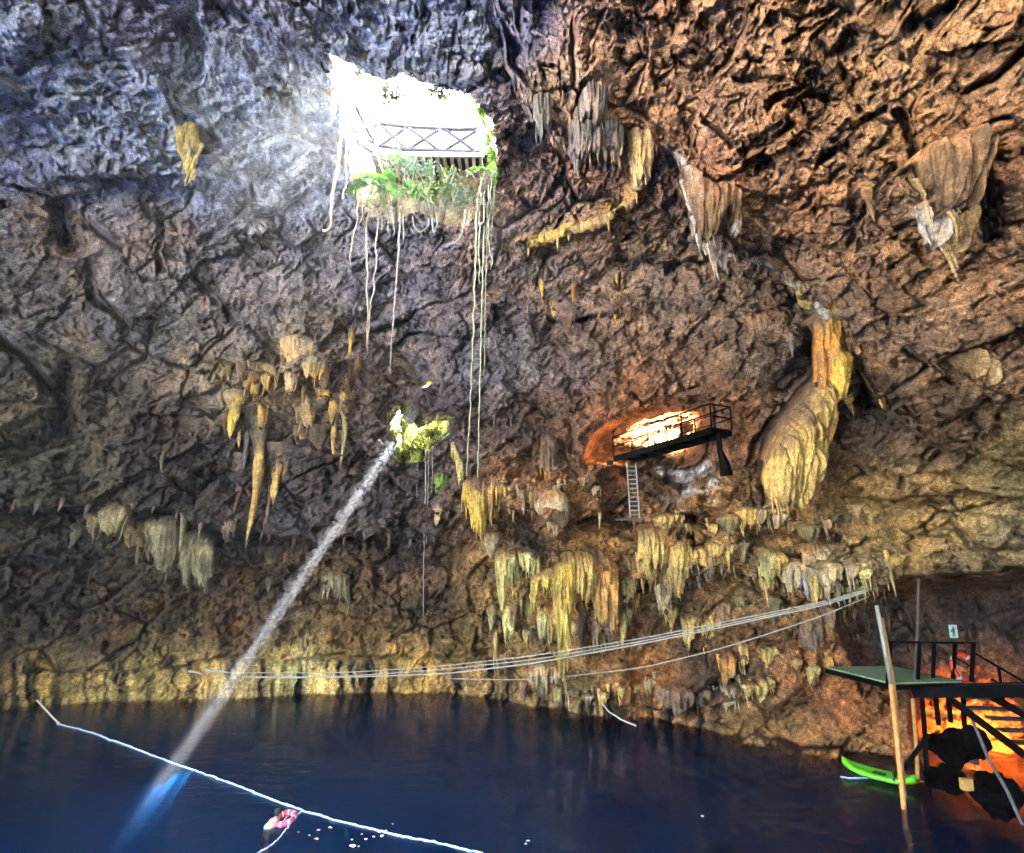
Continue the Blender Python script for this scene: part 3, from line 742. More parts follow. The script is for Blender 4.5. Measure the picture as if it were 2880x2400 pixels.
def tube_arr(pts, radii, sides=6):
    pts = np.asarray(pts, float); n = len(pts)
    T = np.gradient(pts, axis=0); T /= np.linalg.norm(T, axis=1, keepdims=True) + 1e-9
    ref = np.array([0.31, 0.93, 0.2]); A = np.cross(T, ref); A /= np.linalg.norm(A, axis=1, keepdims=True) + 1e-9; B = np.cross(T, A)
    th = np.linspace(0, 2 * math.pi, sides, endpoint=False)
    r = np.broadcast_to(np.asarray(radii, float), (n,))
    V = pts[:, None] + r[:, None, None] * (np.cos(th)[None, :, None] * A[:, None] + np.sin(th)[None, :, None] * B[:, None])
    F = [(i * sides + j, i * sides + (j + 1) % sides, (i + 1) * sides + (j + 1) % sides, (i + 1) * sides + j) for i in range(n - 1) for j in range(sides)]
    return V.reshape(-1, 3), np.array(F)

class Mesh:
    """collects shapes of one part, then links them as one mesh object"""
    def __init__(s): s.V, s.F, s.n = [], [], 0
    def add(s, V, F):
        s.V.append(np.asarray(V, float)); s.F += [tuple(int(i) + s.n for i in f) for f in F]; s.n += len(V); return s
    def tube(s, pts, r, sides=8, cap=True):
        V, F = tube_arr(pts, r, sides); k = len(pts); F = [tuple(f) for f in F]
        if cap: F += [tuple(range(sides))[::-1], tuple(range((k - 1) * sides, k * sides))]
        return s.add(V, F)
    def bar(s, a, b, w, h, up=(0, 0, 1)):
        a, b = np.asarray(a, float), np.asarray(b, float); t = b - a; t = t / np.linalg.norm(t); up = np.asarray(up, float)
        sx = np.cross(t, up)
        if np.linalg.norm(sx) < 1e-4: sx = np.cross(t, (0, 1, 0))
        sx /= np.linalg.norm(sx); sy = np.cross(sx, t)
        V = [p + sx * i * w / 2 + sy * j * h / 2 for p in (a, b) for i, j in ((-1, -1), (1, -1), (1, 1), (-1, 1))]
        return s.add(V, [(0, 3, 2, 1), (4, 5, 6, 7), (0, 1, 5, 4), (1, 2, 6, 5), (2, 3, 7, 6), (3, 0, 4, 7)])
    def box(s, c, size):
        c = np.asarray(c, float); h = np.asarray(size, float) / 2
        V = [c + h * np.array((i, j, k)) for k in (-1, 1) for i, j in ((-1, -1), (1, -1), (1, 1), (-1, 1))]
        return s.add(V, [(0, 3, 2, 1), (4, 5, 6, 7), (0, 1, 5, 4), (1, 2, 6, 5), (2, 3, 7, 6), (3, 0, 4, 7)])
    def build(s, name, mat, parent=None, smooth=False, bevel=0.0):
        me = bpy.data.meshes.new(name)
        V = np.concatenate(s.V)
        inv = None
        if parent is not None:
            loc = np.array(parent.location); V = V - loc if parent.parent is None else V - np.array(parent.parent.location)
            # parts of parts keep the thing's origin
        me.from_pydata(V.tolist(), [], s.F); me.update()
        if smooth: me.polygons.foreach_set("use_smooth", np.ones(len(me.polygons), bool))
        if bevel:
            bm = bmesh.new(); bm.from_mesh(me); bmesh.ops.bevel(bm, geom=bm.edges[:], offset=bevel, segments=1, affect='EDGES'); bm.to_mesh(me); bm.free()
        me.materials.append(mat)
        o = bpy.data.objects.new(name, me); COL.objects.link(o)
        if parent is not None: o.parent = parent
        return o

def thing(name, label, cat, loc, group=None):
    o = bpy.data.objects.new(name, None); COL.objects.link(o); o.location = Vector(loc)
    o.empty_display_size = 0.2
    return tag(o, label, cat, group)

M_BARK = plain("bark", (0.12, 0.09, 0.065), 0.9, nscale=5, bump=0.6)
M_LEAF_DARK = leaf_mat("tree_leaf", (0.06, 0.11, 0.02))

def tree(x, y, h, cr, label, seed):  # unseen trees, added to keep direct sun out of the roof opening
    rs = np.random.RandomState(seed)
    t = thing("sun_blocking_tree", label, "tree", (x, y, ZG), "added sun blocking trees above the cave")
    m = Mesh()
    pts = [(x + 0.5 * math.sin(i * .7 + seed), y + 0.4 * math.cos(i * .6), ZG + h * i / 8) for i in range(9)]
    m.tube(pts, [0.32 - 0.028 * i for i in range(9)], 10)
    for i in range(9):
        a = rs.rand() * 6.28; b = np.array(pts[3 + i % 5]); e = b + np.array([math.cos(a), math.sin(a), 0.55]) * cr * .8
        m.tube([b, (b + e) / 2 + (0, 0, .4), e], [.12, .08, .03], 6)
    m.build("trunk", M_BARK, t, True)
    n = 15000
    v = rs.normal(size=(n, 3)); v /= np.linalg.norm(v, axis=1, keepdims=True); v *= (rs.rand(n) ** .42)[:, None]
    p = v * np.array([cr, cr, cr * .62]) + np.array([x, y, ZG + h * .8])
    k = noise(p, 0.55, seed) + 0.5 * noise(p, 1.4, seed + 3)
    p = p[k > -0.34]
    V, F = leaf_cloud(p, 0.42, seed)
    mm = Mesh(); mm.V = [V]; mm.F = [tuple(f) for f in F.tolist()]; mm.n = len(V)
    mm.build("crown", M_LEAF_DARK, t)
tree(2.6, 22.6, 9.0, 5.2, "unseen sun blocking tree close to the right edge of the roof opening", 3)
tree(6.0, 27.0, 12.0, 5.8, "taller unseen sun blocking tree behind the tree at the roof opening", 8)

# ------------------------------------------------------------------ floodlights: the orange glow behind the stairs and in the gallery
M_HOUSING = plain("lamp_housing", (0.03, 0.03, 0.032), 0.5)
def floodlight(loc, target, label, col, power, spread=2.6, size=0.28):
    loc = Vector(loc); t = thing("floodlight", label, "lamp", loc, "floodlights on the rock")
    dirv = (Vector(target) - loc).normalized()
    q = dirv.to_track_quat('-Z', 'Y'); R = np.array(q.to_matrix()); L = np.array(loc)
    h = Mesh(); h.box((0, 0, .06), (size * 1.15, size * .8, .10)); h.V = [v @ R.T + L for v in h.V]; h.build("housing", M_HOUSING, t, bevel=0.01)
    g = Mesh(); g.box((0, 0, -.0), (size, size * .65, .012)); g.V = [v @ R.T + L for v in g.V]
    g.build("lamp_glass", plain("lamp_glass", (.9, .8, .6), 0.2, emit=(col, power * 0.02)), t)
    b = Mesh(); b.bar(L + (0, 0, -.3), L - np.array(dirv) * .1, .04, .03); b.build("bracket", M_HOUSING, t)
    ld = bpy.data.lights.new("floodlight_bulb", 'AREA'); ld.shape = 'RECTANGLE'; ld.size = size; ld.size_y = size * .65; ld.energy = power; ld.color = col; ld.spread = spread
    lo = bpy.data.objects.new("bulb", ld); COL.objects.link(lo); lo.parent = t; lo.rotation_euler = q.to_euler(); lo.location = dirv * 0.02
    return t

floodlight(at(1850, 1250, 32.2), at(1860, 1200, 36), "floodlight deep in the lit gallery behind the gangway", (1.0, 0.86, 0.52), 22)
floodlight(at(1715, 1300, 27.6), at(1700, 1210, 30), "floodlight at the left end of the gallery", (1.0, 0.45, 0.14), .8)
floodlight(at(2740, 2140, 24.4), at(2780, 2080, 28), "floodlight hidden low behind the stairs", (1.0, 0.36, 0.06), 7.0, 1.9)
# ------------------------------------------------------------------ dripstone
M_DRIP = rock_material("dripstone", attr="tint", bump=0.55, streak=0.8, rough=0.6, var=0.7)
CAL = {'yellow': (0.80, 0.56, 0.11), 'gold': (0.74, 0.49, 0.14), 'tan': (0.56, 0.41, 0.21), 'pale': (0.68, 0.63, 0.55), 'brown': (0.22, 0.145, 0.085), 'grey': (0.20, 0.185, 0.185),  # calcite tones; yellow and gold have floodlight glow painted into them
       'olive': (0.24, 0.20, 0.09), 'green': (0.64, 0.54, 0.19), 'moss': (0.20, 0.34, 0.05), 'orange': (0.66, 0.33, 0.08), 'dark': (0.13, 0.11, 0.09)}

def px_of(V):
    d = np.asarray(V, float) - CAM
    return dir_to_px(d)

def drip_colour(o, kind, t):
    """from the colour of the rock at the root to the tone of its kind lower down"""
    me = o.data; n = len(me.vertices); W = np.empty(n * 3, np.float32); me.vertices.foreach_get("co", W); W = W.reshape(-1, 3) + np.array(o.matrix_world.translation if o.parent is None else o.parent.location)
    px, py = px_of(W)
    rock = np.clip(tint_field(px.astype(np.float32), py.astype(np.float32)) * ALBEDO, 0, .8)
    cal = np.array(CAL[kind]); nz = noise(W, 1.3, 5) + 0.5 * noise(W, 4.0, 15)
    k = np.clip(sstep(0.0, 0.40, np.asarray(t) + 0.22 * nz), 0, 1)[:, None]
    mottled = cal * (1 + 0.25 * nz[:, None]); mottled = mottled * (1 - 0.3 * (noise(W, 0.8, 55) > 0.12)[:, None]) + rock * 0.3 * (noise(W, 0.8, 55) > 0.12)[:, None]
    c = rock * (1 - k) + mottled * k
    a = me.color_attributes.new("tint", 'FLOAT_COLOR', 'POINT')
    a.data.foreach_set("color", np.concatenate([np.clip(c, 0, .9), np.ones((n, 1))], 1).astype(np.float32).ravel())

def surf(pts):
    d = np.array([ray(x, y) for x, y in pts]); d /= np.linalg.norm(d, axis=1, keepdims=True)
    R = cave_range(d)[0]
    return CAM + d * R[:, None]

def stal_mesh(m, top, tip, w, up=0.5, seed=0, rings=16, sides=10, blunt=0.25, flare=0.7, lump=0.16):
    rs = np.random.RandomState(seed)
    top, tip = np.asarray(top, float), np.asarray(tip, float)
    L = np.linalg.norm(tip - top); a = top + np.array([0, 0.8 * up, up * .8])
    ts = np.linspace(0, 1, rings); th = np.linspace(0, 2 * math.pi, sides, endpoint=False)
    k0 = up / (up + L)
    V = []
    ph = rs.rand(4) * 6.28; bend = rs.normal(size=2) * 0.045 * L
    for t in ts:
        c = a + (tip - a) * t + np.array([bend[0] * math.sin(t * 3.1), bend[1] * math.sin(t * 3.1), 0])
        s = max(0.0, (t - k0) / (1 - k0))
        r = 0.5 * w * ((1 - s) ** 0.75 * (1 - blunt) + blunt * (1 - s ** 6)) * (1 + flare * max(0, 1 - t / max(k0, 1e-3)) + flare * .5 * max(0, 1 - s * 4))
        p = np.stack([np.cos(th), np.sin(th), np.zeros(sides)], 1)
        n = lump * (np.sin(th * 3 + ph[0] + t * 2) * .5 + np.sin(th * 5 + ph[1]) * .35) + lump * 1.2 * (rs.rand(sides) - .5) + 0.14 * math.sin(t * 17 + ph[2])
        V.append(c + p * (r * (1 + n))[:, None] + np.array([0, 0, 1.0]) * (rs.rand(sides) - .5)[:, None] * 0.02)
    V = np.array(V).reshape(-1, 3)
    F = [(i * sides + j, i * sides + (j + 1) % sides, (i + 1) * sides + (j + 1) % sides, (i + 1) * sides + j) for i in range(rings - 1) for j in range(sides)]
    F += [tuple((rings - 1) * sides + j for j in range(sides))]
    m.add(V, F)

_seed = [100]
def stalactites(items, group=None, label=None, cat="stalactite"):
    """items: x, y of the root, x, y of the tip, width in pixels, kind[, label]"""
    S = surf([(i[0], i[1]) for i in items])
    for it, s in zip(items, S):
        x0, y0, x1, y1, w, kind = it[:6]; lab = it[6] if len(it) > 6 else label
        _seed[0] += 1
        Y = s[1]; W = w * Y / 1600
        Y = Y - 0.30 * W - 0.05
        a, b = np.array(at(x0, y0, Y)), np.array(at(x1, y1, Y))
        m = Mesh(); stal_mesh(m, a, b, W, up=min(0.7, 0.25 + W), seed=_seed[0], rings=14 if w > 14 else 10, sides=12 if w > 14 else 7)
        o = m.build("stalactite", M_DRIP, None, True)
        z = m.V[0][:, 2]; drip_colour(o, kind, (z.max() - z) / (z.max() - z.min()) - 0.1)
        tag(o, lab, cat, group)

def curtain(name, label, cols, kind, bulge=0.5, fingers=(5, 14), group=None, Y=None, seed=0, drips=0, step=2.4, dripkind=None, thick=0.5, cat="flowstone", dome=0.6):
    """a draped sheet of dripstone; cols: (x, y of its top, y of its hem) from one side to the other, in pixels of the photograph"""
    rs = np.random.RandomState(seed + 500)
    xs0 = [c[0] for c in cols]; x0, x1 = xs0[0], xs0[-1]
    n = max(8, int((x1 - x0) / step)); xs = np.linspace(x0, x1, n)
    yt = np.interp(xs, xs0, [c[1] for c in cols]); yb = np.interp(xs, xs0, [c[2] for c in cols])
    # fingers of the hem
    fa, fb = fingers; hem = np.zeros(n); x = x0
    while x < x1:
        wv = rs.uniform(fa, fb); dpt = (rs.uniform(-1.2, 1.2) + 2.2 * rs.rand() ** 4) * fb
        k = np.abs(xs - x - wv / 2) / (wv / 2); hem += np.where(k < 1, (1 - k ** 1.5) * dpt, 0) - np.where(k < 1, 0.25 * fb, 0); x += wv * .9
    yb = np.maximum(yb + hem, yt + 6)
    xm, ym = (x0 + x1) / 2, float(np.mean(yt))
    sf = surf([(c[0], c[1] + 4) for c in cols])[:, 1]
    if Y is None or Y == 'near': Y = float(np.min(sf) if Y == 'near' else np.median(sf)) - 0.1
    rows = 26
    u = (xs - x0) / (x1 - x0)
    prof = np.sqrt(np.clip(1 - np.abs(2 * u - 1) ** 2.4, 0, 1))
    V = []
    for j in range(rows):
        t = j / (rows - 1)
        y = yt + (yb - yt) * t
        g = 1 - (1 - min(1, t * 2.2)) ** 2
        back = bulge * prof * (dome + (1 - dome) * g) * min(1, 0.25 + t * 3.5) * (1 - 0.55 * t ** 2.5)
        p = np.array([at(a, b, Y) for a, b in zip(xs, y)])
        fl = 0.22 * noise(p, 2.8, seed, 1, 1, .2) + 0.24 * (np.abs(noise(p, 5.5, seed + 9, 1, 1, .12)) - .2) + 0.16 * noise(p, 11, seed + 3, 1, 1, .10) + 0.07 * noise(p, 6, seed + 5)
        p[:, 1] -= back + fl * min(1, 0.3 + 2 * t) * (0.6 + bulge)
        p[:, 1] += (0.45, .16, .05)[j] if j < 3 else 0
        V.append(p)
    B = []
    for j in range(rows):
        q = V[j].copy(); t = j / (rows - 1); q[:, 1] += thick * (1.0 + 1.5 * (1 - t)) * np.clip(prof, .25, 1); q[:, 2] += 0.05 * (1 - t)
        B.append(q)
    V = np.array(V + B).reshape(-1, 3); F = []; o = rows * n
    for j in range(rows - 1):
        for i in range(n - 1):
            a = j * n + i
            F += [(a, a + 1, a + n + 1, a + n), (o + a, o + a + n, o + a + n + 1, o + a + 1)]
        a = j * n; F += [(a, a + n, o + a + n, o + a), (a + n - 1, o + a + n - 1, o + a + 2 * n - 1, a + 2 * n - 1)]
    for i in range(n - 1):
        a = (rows - 1) * n + i; F += [(a, a + 1, o + a + 1, o + a), (i, o + i, o + i + 1, i + 1)]
    root = thing(name, label, cat, at(xm, ym, Y), group)
    m = Mesh(); m.add(V, F); dr = m.build("drape", M_DRIP, root, True)
    drip_colour(dr, kind, np.tile(np.repeat(np.linspace(0, 1, rows), n), 2))
    for k in range(int(drips * 1.6)):
        i = rs.randint(0, n); W = rs.uniform(.04, .12)
        a = np.array(at(xs[i], yb[i] - 12, Y - bulge * prof[i] * .35)); b = a - np.array([0, 0, rs.uniform(.25, .9)])
        mm = Mesh(); stal_mesh(mm, a, b, W, up=.3, seed=seed + k, rings=8, sides=6); dp = mm.build("drip", M_DRIP, root, True); drip_colour(dp, dripkind or kind, np.ones(len(mm.V[0])))
    return root

# the drapes one can tell apart
curtain("flowstone", "large golden flowstone fanning down below the pale crest on the right", [(2158, 1290, 1385), (2180, 1225, 1412), (2215, 1170, 1418), (2250, 1125, 1425), (2266, 1105, 1385), (2280, 1085, 1320), (2310, 1050, 1285), (2338, 1015, 1180)], 'gold', 1.2, (5, 12), seed=1, drips=8, Y=20.6)
curtain("flowstone", "narrow bright yellow drape on the crest above the golden flowstone", [(2338, 985, 1060), (2352, 975, 1128), (2372, 980, 1120), (2392, 995, 1030)], 'yellow', 0.5, (5, 10), seed=2, drips=3, Y=19.9)
curtain("flowstone", "orange brown lumpy neck of dripstone joining the crest to the yellow drape", [(2290, 900, 1075), (2312, 868, 1090), (2335, 872, 1060), (2358, 900, 1010)], 'orange', 0.6, (8, 18), seed=3, Y=20.2)
curtain("flowstone", "greenish yellow curtain at the left end of the middle flowstone mass", [(1392, 1556, 1600), (1402, 1546, 1690), (1418, 1545, 1715), (1432, 1546, 1640), (1448, 1548, 1650), (1458, 1555, 1600)], 'green', 0.6, (5, 11), seed=4, drips=6, dripkind='yellow', Y=28.3)
curtain("flowstone", "short olive curtain between the greenish curtain and the yellow one", [(1455, 1552, 1590), (1475, 1545, 1605), (1500, 1546, 1620), (1520, 1556, 1625)], 'green', 0.5, (5, 10), seed=5, drips=3, Y=28.3)
curtain("flowstone", "low yellow curtain with one long finger left of the tall yellow column", [(1492, 1622, 1715), (1500, 1615, 1700), (1512, 1612, 1655), (1540, 1600, 1650), (1566, 1595, 1668)], 'yellow', 0.55, (4, 9), seed=6, drips=6, Y=28.0)
curtain("flowstone", "tall bright yellow flowstone column reaching down behind the ropes", [(1556, 1610, 1700), (1566, 1585, 1780), (1574, 1568, 1885), (1586, 1557, 1895), (1596, 1553, 1880), (1603, 1552, 1700), (1614, 1552, 1690), (1622, 1556, 1660)], 'yellow', 0.9, (4, 8), seed=7, drips=4, Y=27.7)
curtain("flowstone", "brown gold domed curtain right of the tall yellow column", [(1612, 1560, 1650), (1630, 1550, 1672), (1650, 1550, 1690), (1668, 1556, 1660), (1684, 1580, 1650)], 'gold', 0.9, (5, 11), seed=8, drips=6, Y=27.6)
curtain("flowstone", "rusty orange curtain with long fingers at the right end of the middle flowstone mass", [(1672, 1590, 1700), (1682, 1572, 1745), (1700, 1565, 1750), (1712, 1568, 1715), (1724, 1572, 1780), (1740, 1590, 1740)], 'orange', 0.7, (5, 12), seed=9, drips=6, dripkind='tan', Y=27.6)
curtain("flowstone", "golden fringe of stalactites below the mossy opening", [(1300, 1352, 1415), (1312, 1345, 1425), (1328, 1344, 1460), (1345, 1344, 1500), (1356, 1346, 1532), (1364, 1350, 1480), (1372, 1360, 1430)], 'yellow', 0.7, (4, 9), seed=10, drips=10, Y=28.0)
curtain("flowstone", "tan fringe right of the golden fringe", [(1366, 1352, 1440), (1380, 1348, 1450), (1396, 1348, 1420), (1414, 1356, 1400), (1440, 1372, 1400)], 'gold', 0.5, (4, 9), seed=11, drips=8, Y=28.1)
curtain("flowstone", "beige drape with a hollow hem below the ladder", [(1796, 1490, 1580), (1815, 1475, 1590), (1845, 1470, 1592), (1870, 1478, 1588), (1882, 1490, 1570)], 'gold', 0.7, (5, 12), seed=12, drips=4, Y=26.3)
curtain("flowstone", "long beige tongue right of the drape with the hollow hem", [(1882, 1500, 1620), (1894, 1494, 1648), (1912, 1492, 1660), (1930, 1500, 1625), (1940, 1520, 1590)], 'gold', 0.8, (5, 12), seed=13, drips=4, Y=25.9)
curtain("flowstone", "low arched drape over dark drips right of the beige tongue", [(1932, 1545, 1590), (1960, 1536, 1592), (1995, 1535, 1585), (2030, 1540, 1595), (2052, 1552, 1600)], 'gold', 0.5, (5, 12), seed=14, drips=8, dripkind='pale', Y=25.6)
curtain("flowstone", "pale yellow bell shaped drape on the long right ledge", [(2136, 1560, 1610), (2150, 1540, 1630), (2166, 1536, 1632), (2184, 1550, 1615)], 'green', 0.7, (5, 12), seed=15, drips=3, Y=24.6)
curtain("flowstone", "small tan bell drape beside the pale yellow bell drape", [(2196, 1590, 1630), (2212, 1572, 1650), (2236, 1568, 1655), (2262, 1580, 1640)], 'tan', 0.6, (5, 12), seed=16, drips=4, Y=24.2)
curtain("flowstone", "wide grey white cascade of dripstone on the long right ledge", [(2258, 1545, 1650), (2290, 1525, 1672), (2330, 1520, 1668), (2370, 1524, 1660), (2410, 1530, 1655)], 'tan', 0.8, (4, 12), seed=17, drips=12, dripkind='pale', Y=23.6)
curtain("flowstone", "olive ribbed drape at the right end of the long ledge above the ropes", [(2402, 1565, 1650), (2430, 1550, 1655), (2465, 1545, 1648), (2500, 1560, 1640)], 'green', 0.8, (4, 11), seed=18, drips=8, Y=22.9)
curtain("flowstone", "broad olive drape with jagged hem below the left ledge", [(410, 1455, 1548), (440, 1450, 1545), (452, 1450, 1600), (472, 1450, 1606), (492, 1455, 1560)], 'olive', 0.4, (5, 12), seed=19, drips=3, Y=27.2)
curtain("flowstone", "double pointed brown drape right of the olive drape", [(506, 1500, 1600), (522, 1492, 1650), (548, 1490, 1610), (575, 1500, 1668), (598, 1520, 1620)], 'olive', 0.4, (6, 14), seed=20, drips=2, Y=27.8)
curtain("flowstone", "yellow fringe on the left part of the hanging mass on the far wall", [(688, 1025, 1085), (705, 1015, 1080), (730, 1015, 1062), (758, 1018, 1108), (768, 1025, 1075)], 'gold', 0.4, (3, 8), seed=21, drips=8, dripkind='yellow')
curtain("flowstone", "pale buff drape at the top of the hanging mass on the far wall", [(790, 945, 1010), (815, 935, 1030), (845, 935, 1025), (870, 945, 1050), (892, 965, 1040)], 'tan', 0.5, (4, 10), seed=22, drips=6)
curtain("flowstone", "small yellow bunch of drips on the right of the hanging mass", [(886, 1092, 1125), (902, 1084, 1135), (918, 1085, 1128), (932, 1092, 1110)], 'gold', 0.35, (4, 9), seed=23, drips=4)
curtain("flowstone", "reddish brown sheet low on the hanging mass", [(905, 1160, 1225), (922, 1150, 1215), (940, 1148, 1195), (950, 1150, 1190)], 'brown', 0.3, (4, 9), seed=24, drips=4, dripkind='tan')
curtain("flowstone", "yellow green dripstone bunch alone on the blue grey ceiling", [(502, 355, 420), (516, 346, 448), (530, 344, 492), (544, 346, 440), (562, 352, 410)], 'green', 0.5, (4, 9), seed=25, drips=6)
curtain("flowstone", "broad brown upper part of the huge stalactite cluster on the near ceiling", [(2592, 430, 520), (2610, 400, 560), (2640, 392, 600), (2680, 392, 610), (2712, 402, 590), (2732, 425, 520)], 'brown', 0.9, (8, 20), seed=26, drips=6, dripkind='tan', Y='near')
curtain("flowstone", "pale pointed left prong of the huge stalactite cluster", [(2600, 560, 600), (2612, 550, 660), (2630, 545, 700), (2646, 550, 650), (2655, 560, 610)], 'pale', 0.5, (6, 12), seed=126, drips=3, Y='near')
curtain("flowstone", "tan pointed right prong of the huge stalactite cluster", [(2652, 560, 620), (2668, 548, 690), (2690, 545, 722), (2708, 552, 680), (2726, 560, 630)], 'tan', 0.6, (6, 14), seed=127, drips=4, Y='near')
curtain("flowstone", "white and rust curtain hanging from the edge of the near ceiling", [(1925, 455, 520), (1945, 470, 610), (1965, 485, 680), (1985, 500, 690), (2010, 515, 650), (2035, 525, 600), (2060, 540, 630), (2080, 560, 610)], 'brown', 0.6, (6, 14), seed=27, drips=10, dripkind='pale', Y='near')
curtain("flowstone", "white fin along the left side of the rust curtain", [(1930, 462, 500), (1944, 470, 560), (1958, 490, 650), (1970, 520, 688), (1982, 600, 692)], 'pale', 0.3, (4, 8), seed=28, Y='near')
curtain("flowstone", "small white fin on the right side of the rust curtain", [(2052, 535, 590), (2064, 545, 640), (2078, 570, 655), (2088, 600, 640)], 'pale', 0.3, (4, 8), seed=29, Y='near')
curtain("flowstone", "white tipped drips below the rust curtain", [(1990, 640, 690), (2008, 650, 730), (2028, 665, 745), (2044, 690, 735)], 'grey', 0.3, (4, 9), seed=30, drips=6, dripkind='pale', Y='near')
curtain("flowstone", "ochre drape with two white spikes at the edge of the near ceiling", [(1770, 365, 420), (1782, 360, 470), (1798, 365, 515), (1812, 372, 470), (1828, 380, 505), (1840, 395, 440)], 'tan', 0.5, (4, 9), seed=31, drips=6, dripkind='pale', Y='near')
curtain("flowstone", "dark folded drape left of the ochre drape on the ceiling edge", [(1600, 345, 420), (1625, 330, 450), (1660, 330, 452), (1690, 335, 440), (1725, 345, 430), (1750, 360, 410)], 'grey', 0.8, (8, 16), seed=32, drips=6, Y='near')
curtain("flowstone", "hooded dark drape above the dark folded drape", [(1630, 270, 320), (1655, 255, 345), (1685, 258, 350), (1710, 275, 330)], 'grey', 0.8, (8, 16), seed=33, drips=3, Y='near')
curtain("flowstone", "small grey drape at the upper left end of the ceiling edge", [(1500, 270, 330), (1520, 262, 375), (1545, 270, 360), (1560, 290, 330)], 'grey', 0.6, (6, 14), seed=34, drips=3, Y='near')
curtain("flowstone", "brown drape with a glowing edge left of the lit gallery", [(1520, 1225, 1310), (1536, 1215, 1330), (1552, 1215, 1335), (1570, 1225, 1320)], 'brown', 0.5, (5, 11), seed=35, drips=4, dripkind='orange')
curtain("flowstone", "bright green mossy drape below the small opening", [(1220, 1332, 1370), (1232, 1324, 1395), (1246, 1322, 1392), (1260, 1328, 1365)], 'moss', 0.4, (4, 9), seed=36, drips=4)
curtain("flowstone", "yellow mossy strip hanging right of the small opening", [(1268, 1240, 1285), (1278, 1235, 1300), (1292, 1270, 1340), (1304, 1290, 1350)], 'green', 0.3, (4, 8), seed=37, drips=4)
curtain("flowstone", "tan spur curling down on the right ceiling", [(2742, 975, 1005), (2756, 985, 1030), (2775, 1000, 1055), (2790, 1020, 1082), (2806, 1030, 1060)], 'tan', 0.4, (6, 12), seed=38)
curtain("flowstone", "low row of white drips on the dark lower wall", [(905, 1612, 1660), (930, 1606, 1650), (955, 1604, 1680), (985, 1612, 1690)], 'olive', 0.3, (3, 8), seed=39, drips=12, dripkind='tan')
curtain("flowstone", "pale mound of flowstone standing at the foot of the yellow column", [(1488, 1880, 1915), (1510, 1862, 1925), (1535, 1858, 1930), (1565, 1866, 1925), (1590, 1885, 1912)], 'tan', 0.8, (8, 18), seed=40, Y=28.6)

def bulb():
    c = np.array(at(1558, 1440, 26.9)); W = 108 * 27 / 1600
    m = Mesh(); n, s = 26, 36; V = []
    for i in range(n):
        t = i / (n - 1); r = W / 2 * (math.sin(min(1, .12 + t * .88) * math.pi) ** .62) * (1 - .25 * t)
        z = W * .52 - t * W * .98
        for j in range(s):
            a = 2 * math.pi * j / s; V.append((r * math.cos(a), r * math.sin(a) * .85, z))
    V = np.array(V) + c
    k = 0.16 * noise(V, 1.1, 3) + 0.08 * noise(V, 3.2, 5, 1, 1, .4); V += (V - c) / np.linalg.norm(V - c, axis=1, keepdims=True) * k[:, None]
    F = [(i * s + j, i * s + (j + 1) % s, (i + 1) * s + (j + 1) % s, (i + 1) * s + j) for i in range(n - 1) for j in range(s)]
    m.add(V, F)
    root = thing("dripstone_bulb", "round tan dripstone bulb hanging over the dark hollow", "stalactite", c)
    bb = m.build("bulb", M_DRIP, root, True); drip_colour(bb, 'tan', np.repeat(np.linspace(0, 1, n), s))
    rs = np.random.RandomState(3)
    for i in range(7):
        a = c + np.array([rs.uniform(-.35, .35), rs.uniform(-.5, 0), -W * .38]); mm = Mesh(); stal_mesh(mm, a, a - np.array([0, 0, rs.uniform(.25, .6)]), .12, .3, i, 8, 6); dp = mm.build("drip", M_DRIP, root, True); drip_colour(dp, 'tan', np.ones(len(mm.V[0])))
bulb()

G_HANG = "stalactites of the hanging mass on the far wall"
stalactites([
    (712, 1200, 690, 1527, 34, 'gold', "longest tan stalactite of the hanging mass"),
    (746, 1290, 728, 1530, 15, 'tan', "long thin stalactite just right of the longest tan one"),
    (772, 1275, 768, 1425, 36, 'gold', "stout tan stalactite right of the two long ones"),
    (646, 1125, 646, 1231, 38, 'yellow', "short thick bright yellow stalactite on the left of the hanging mass"),
    (674, 1150, 672, 1262, 19, 'green', "slim yellow green stalactite beside the thick yellow one"),
    (709, 1085, 708, 1160, 15, 'yellow', "small bright yellow stalactite above the long ones"),
    (720, 1090, 718, 1150, 12, 'tan', "small tan stalactite touching the small bright yellow one"),
    (658, 1300, 655, 1448, 22, 'brown', "brown stalactite hanging left of the longest tan one"),
    (839, 1225, 836, 1292, 26, 'tan', "short tan stalactite in the middle below the hanging mass"),
    (884, 1225, 880, 1310, 34, 'brown', "broad brown stalactite left of the paired tan ones"),
    (946, 1130, 938, 1300, 22, 'gold', "left one of the paired tan stalactites"),
    (962, 1150, 956, 1315, 18, 'green', "right one of the paired tan stalactites with green tip"),
    (985, 918, 982, 1008, 19, 'gold', "lone buff stalactite high at the right end of the hanging mass"),
    (898, 1035, 898, 1070, 14, 'yellow', "little yellow stalactite in the middle of the hanging mass"),
    (862, 1030, 862, 1066, 26, 'tan', "stubby buff stalactite below the pale buff drape"),
    (620, 1030, 624, 1110, 36, 'olive', "stubby olive stalactite at the left end of the hanging mass"),
    (690, 1175, 684, 1330, 20, 'grey', "dark grey stalactite behind the longest tan one"),
    (800, 1270, 796, 1350, 20, 'brown', "short brown stalactite right of the stout tan one"),
], G_HANG)
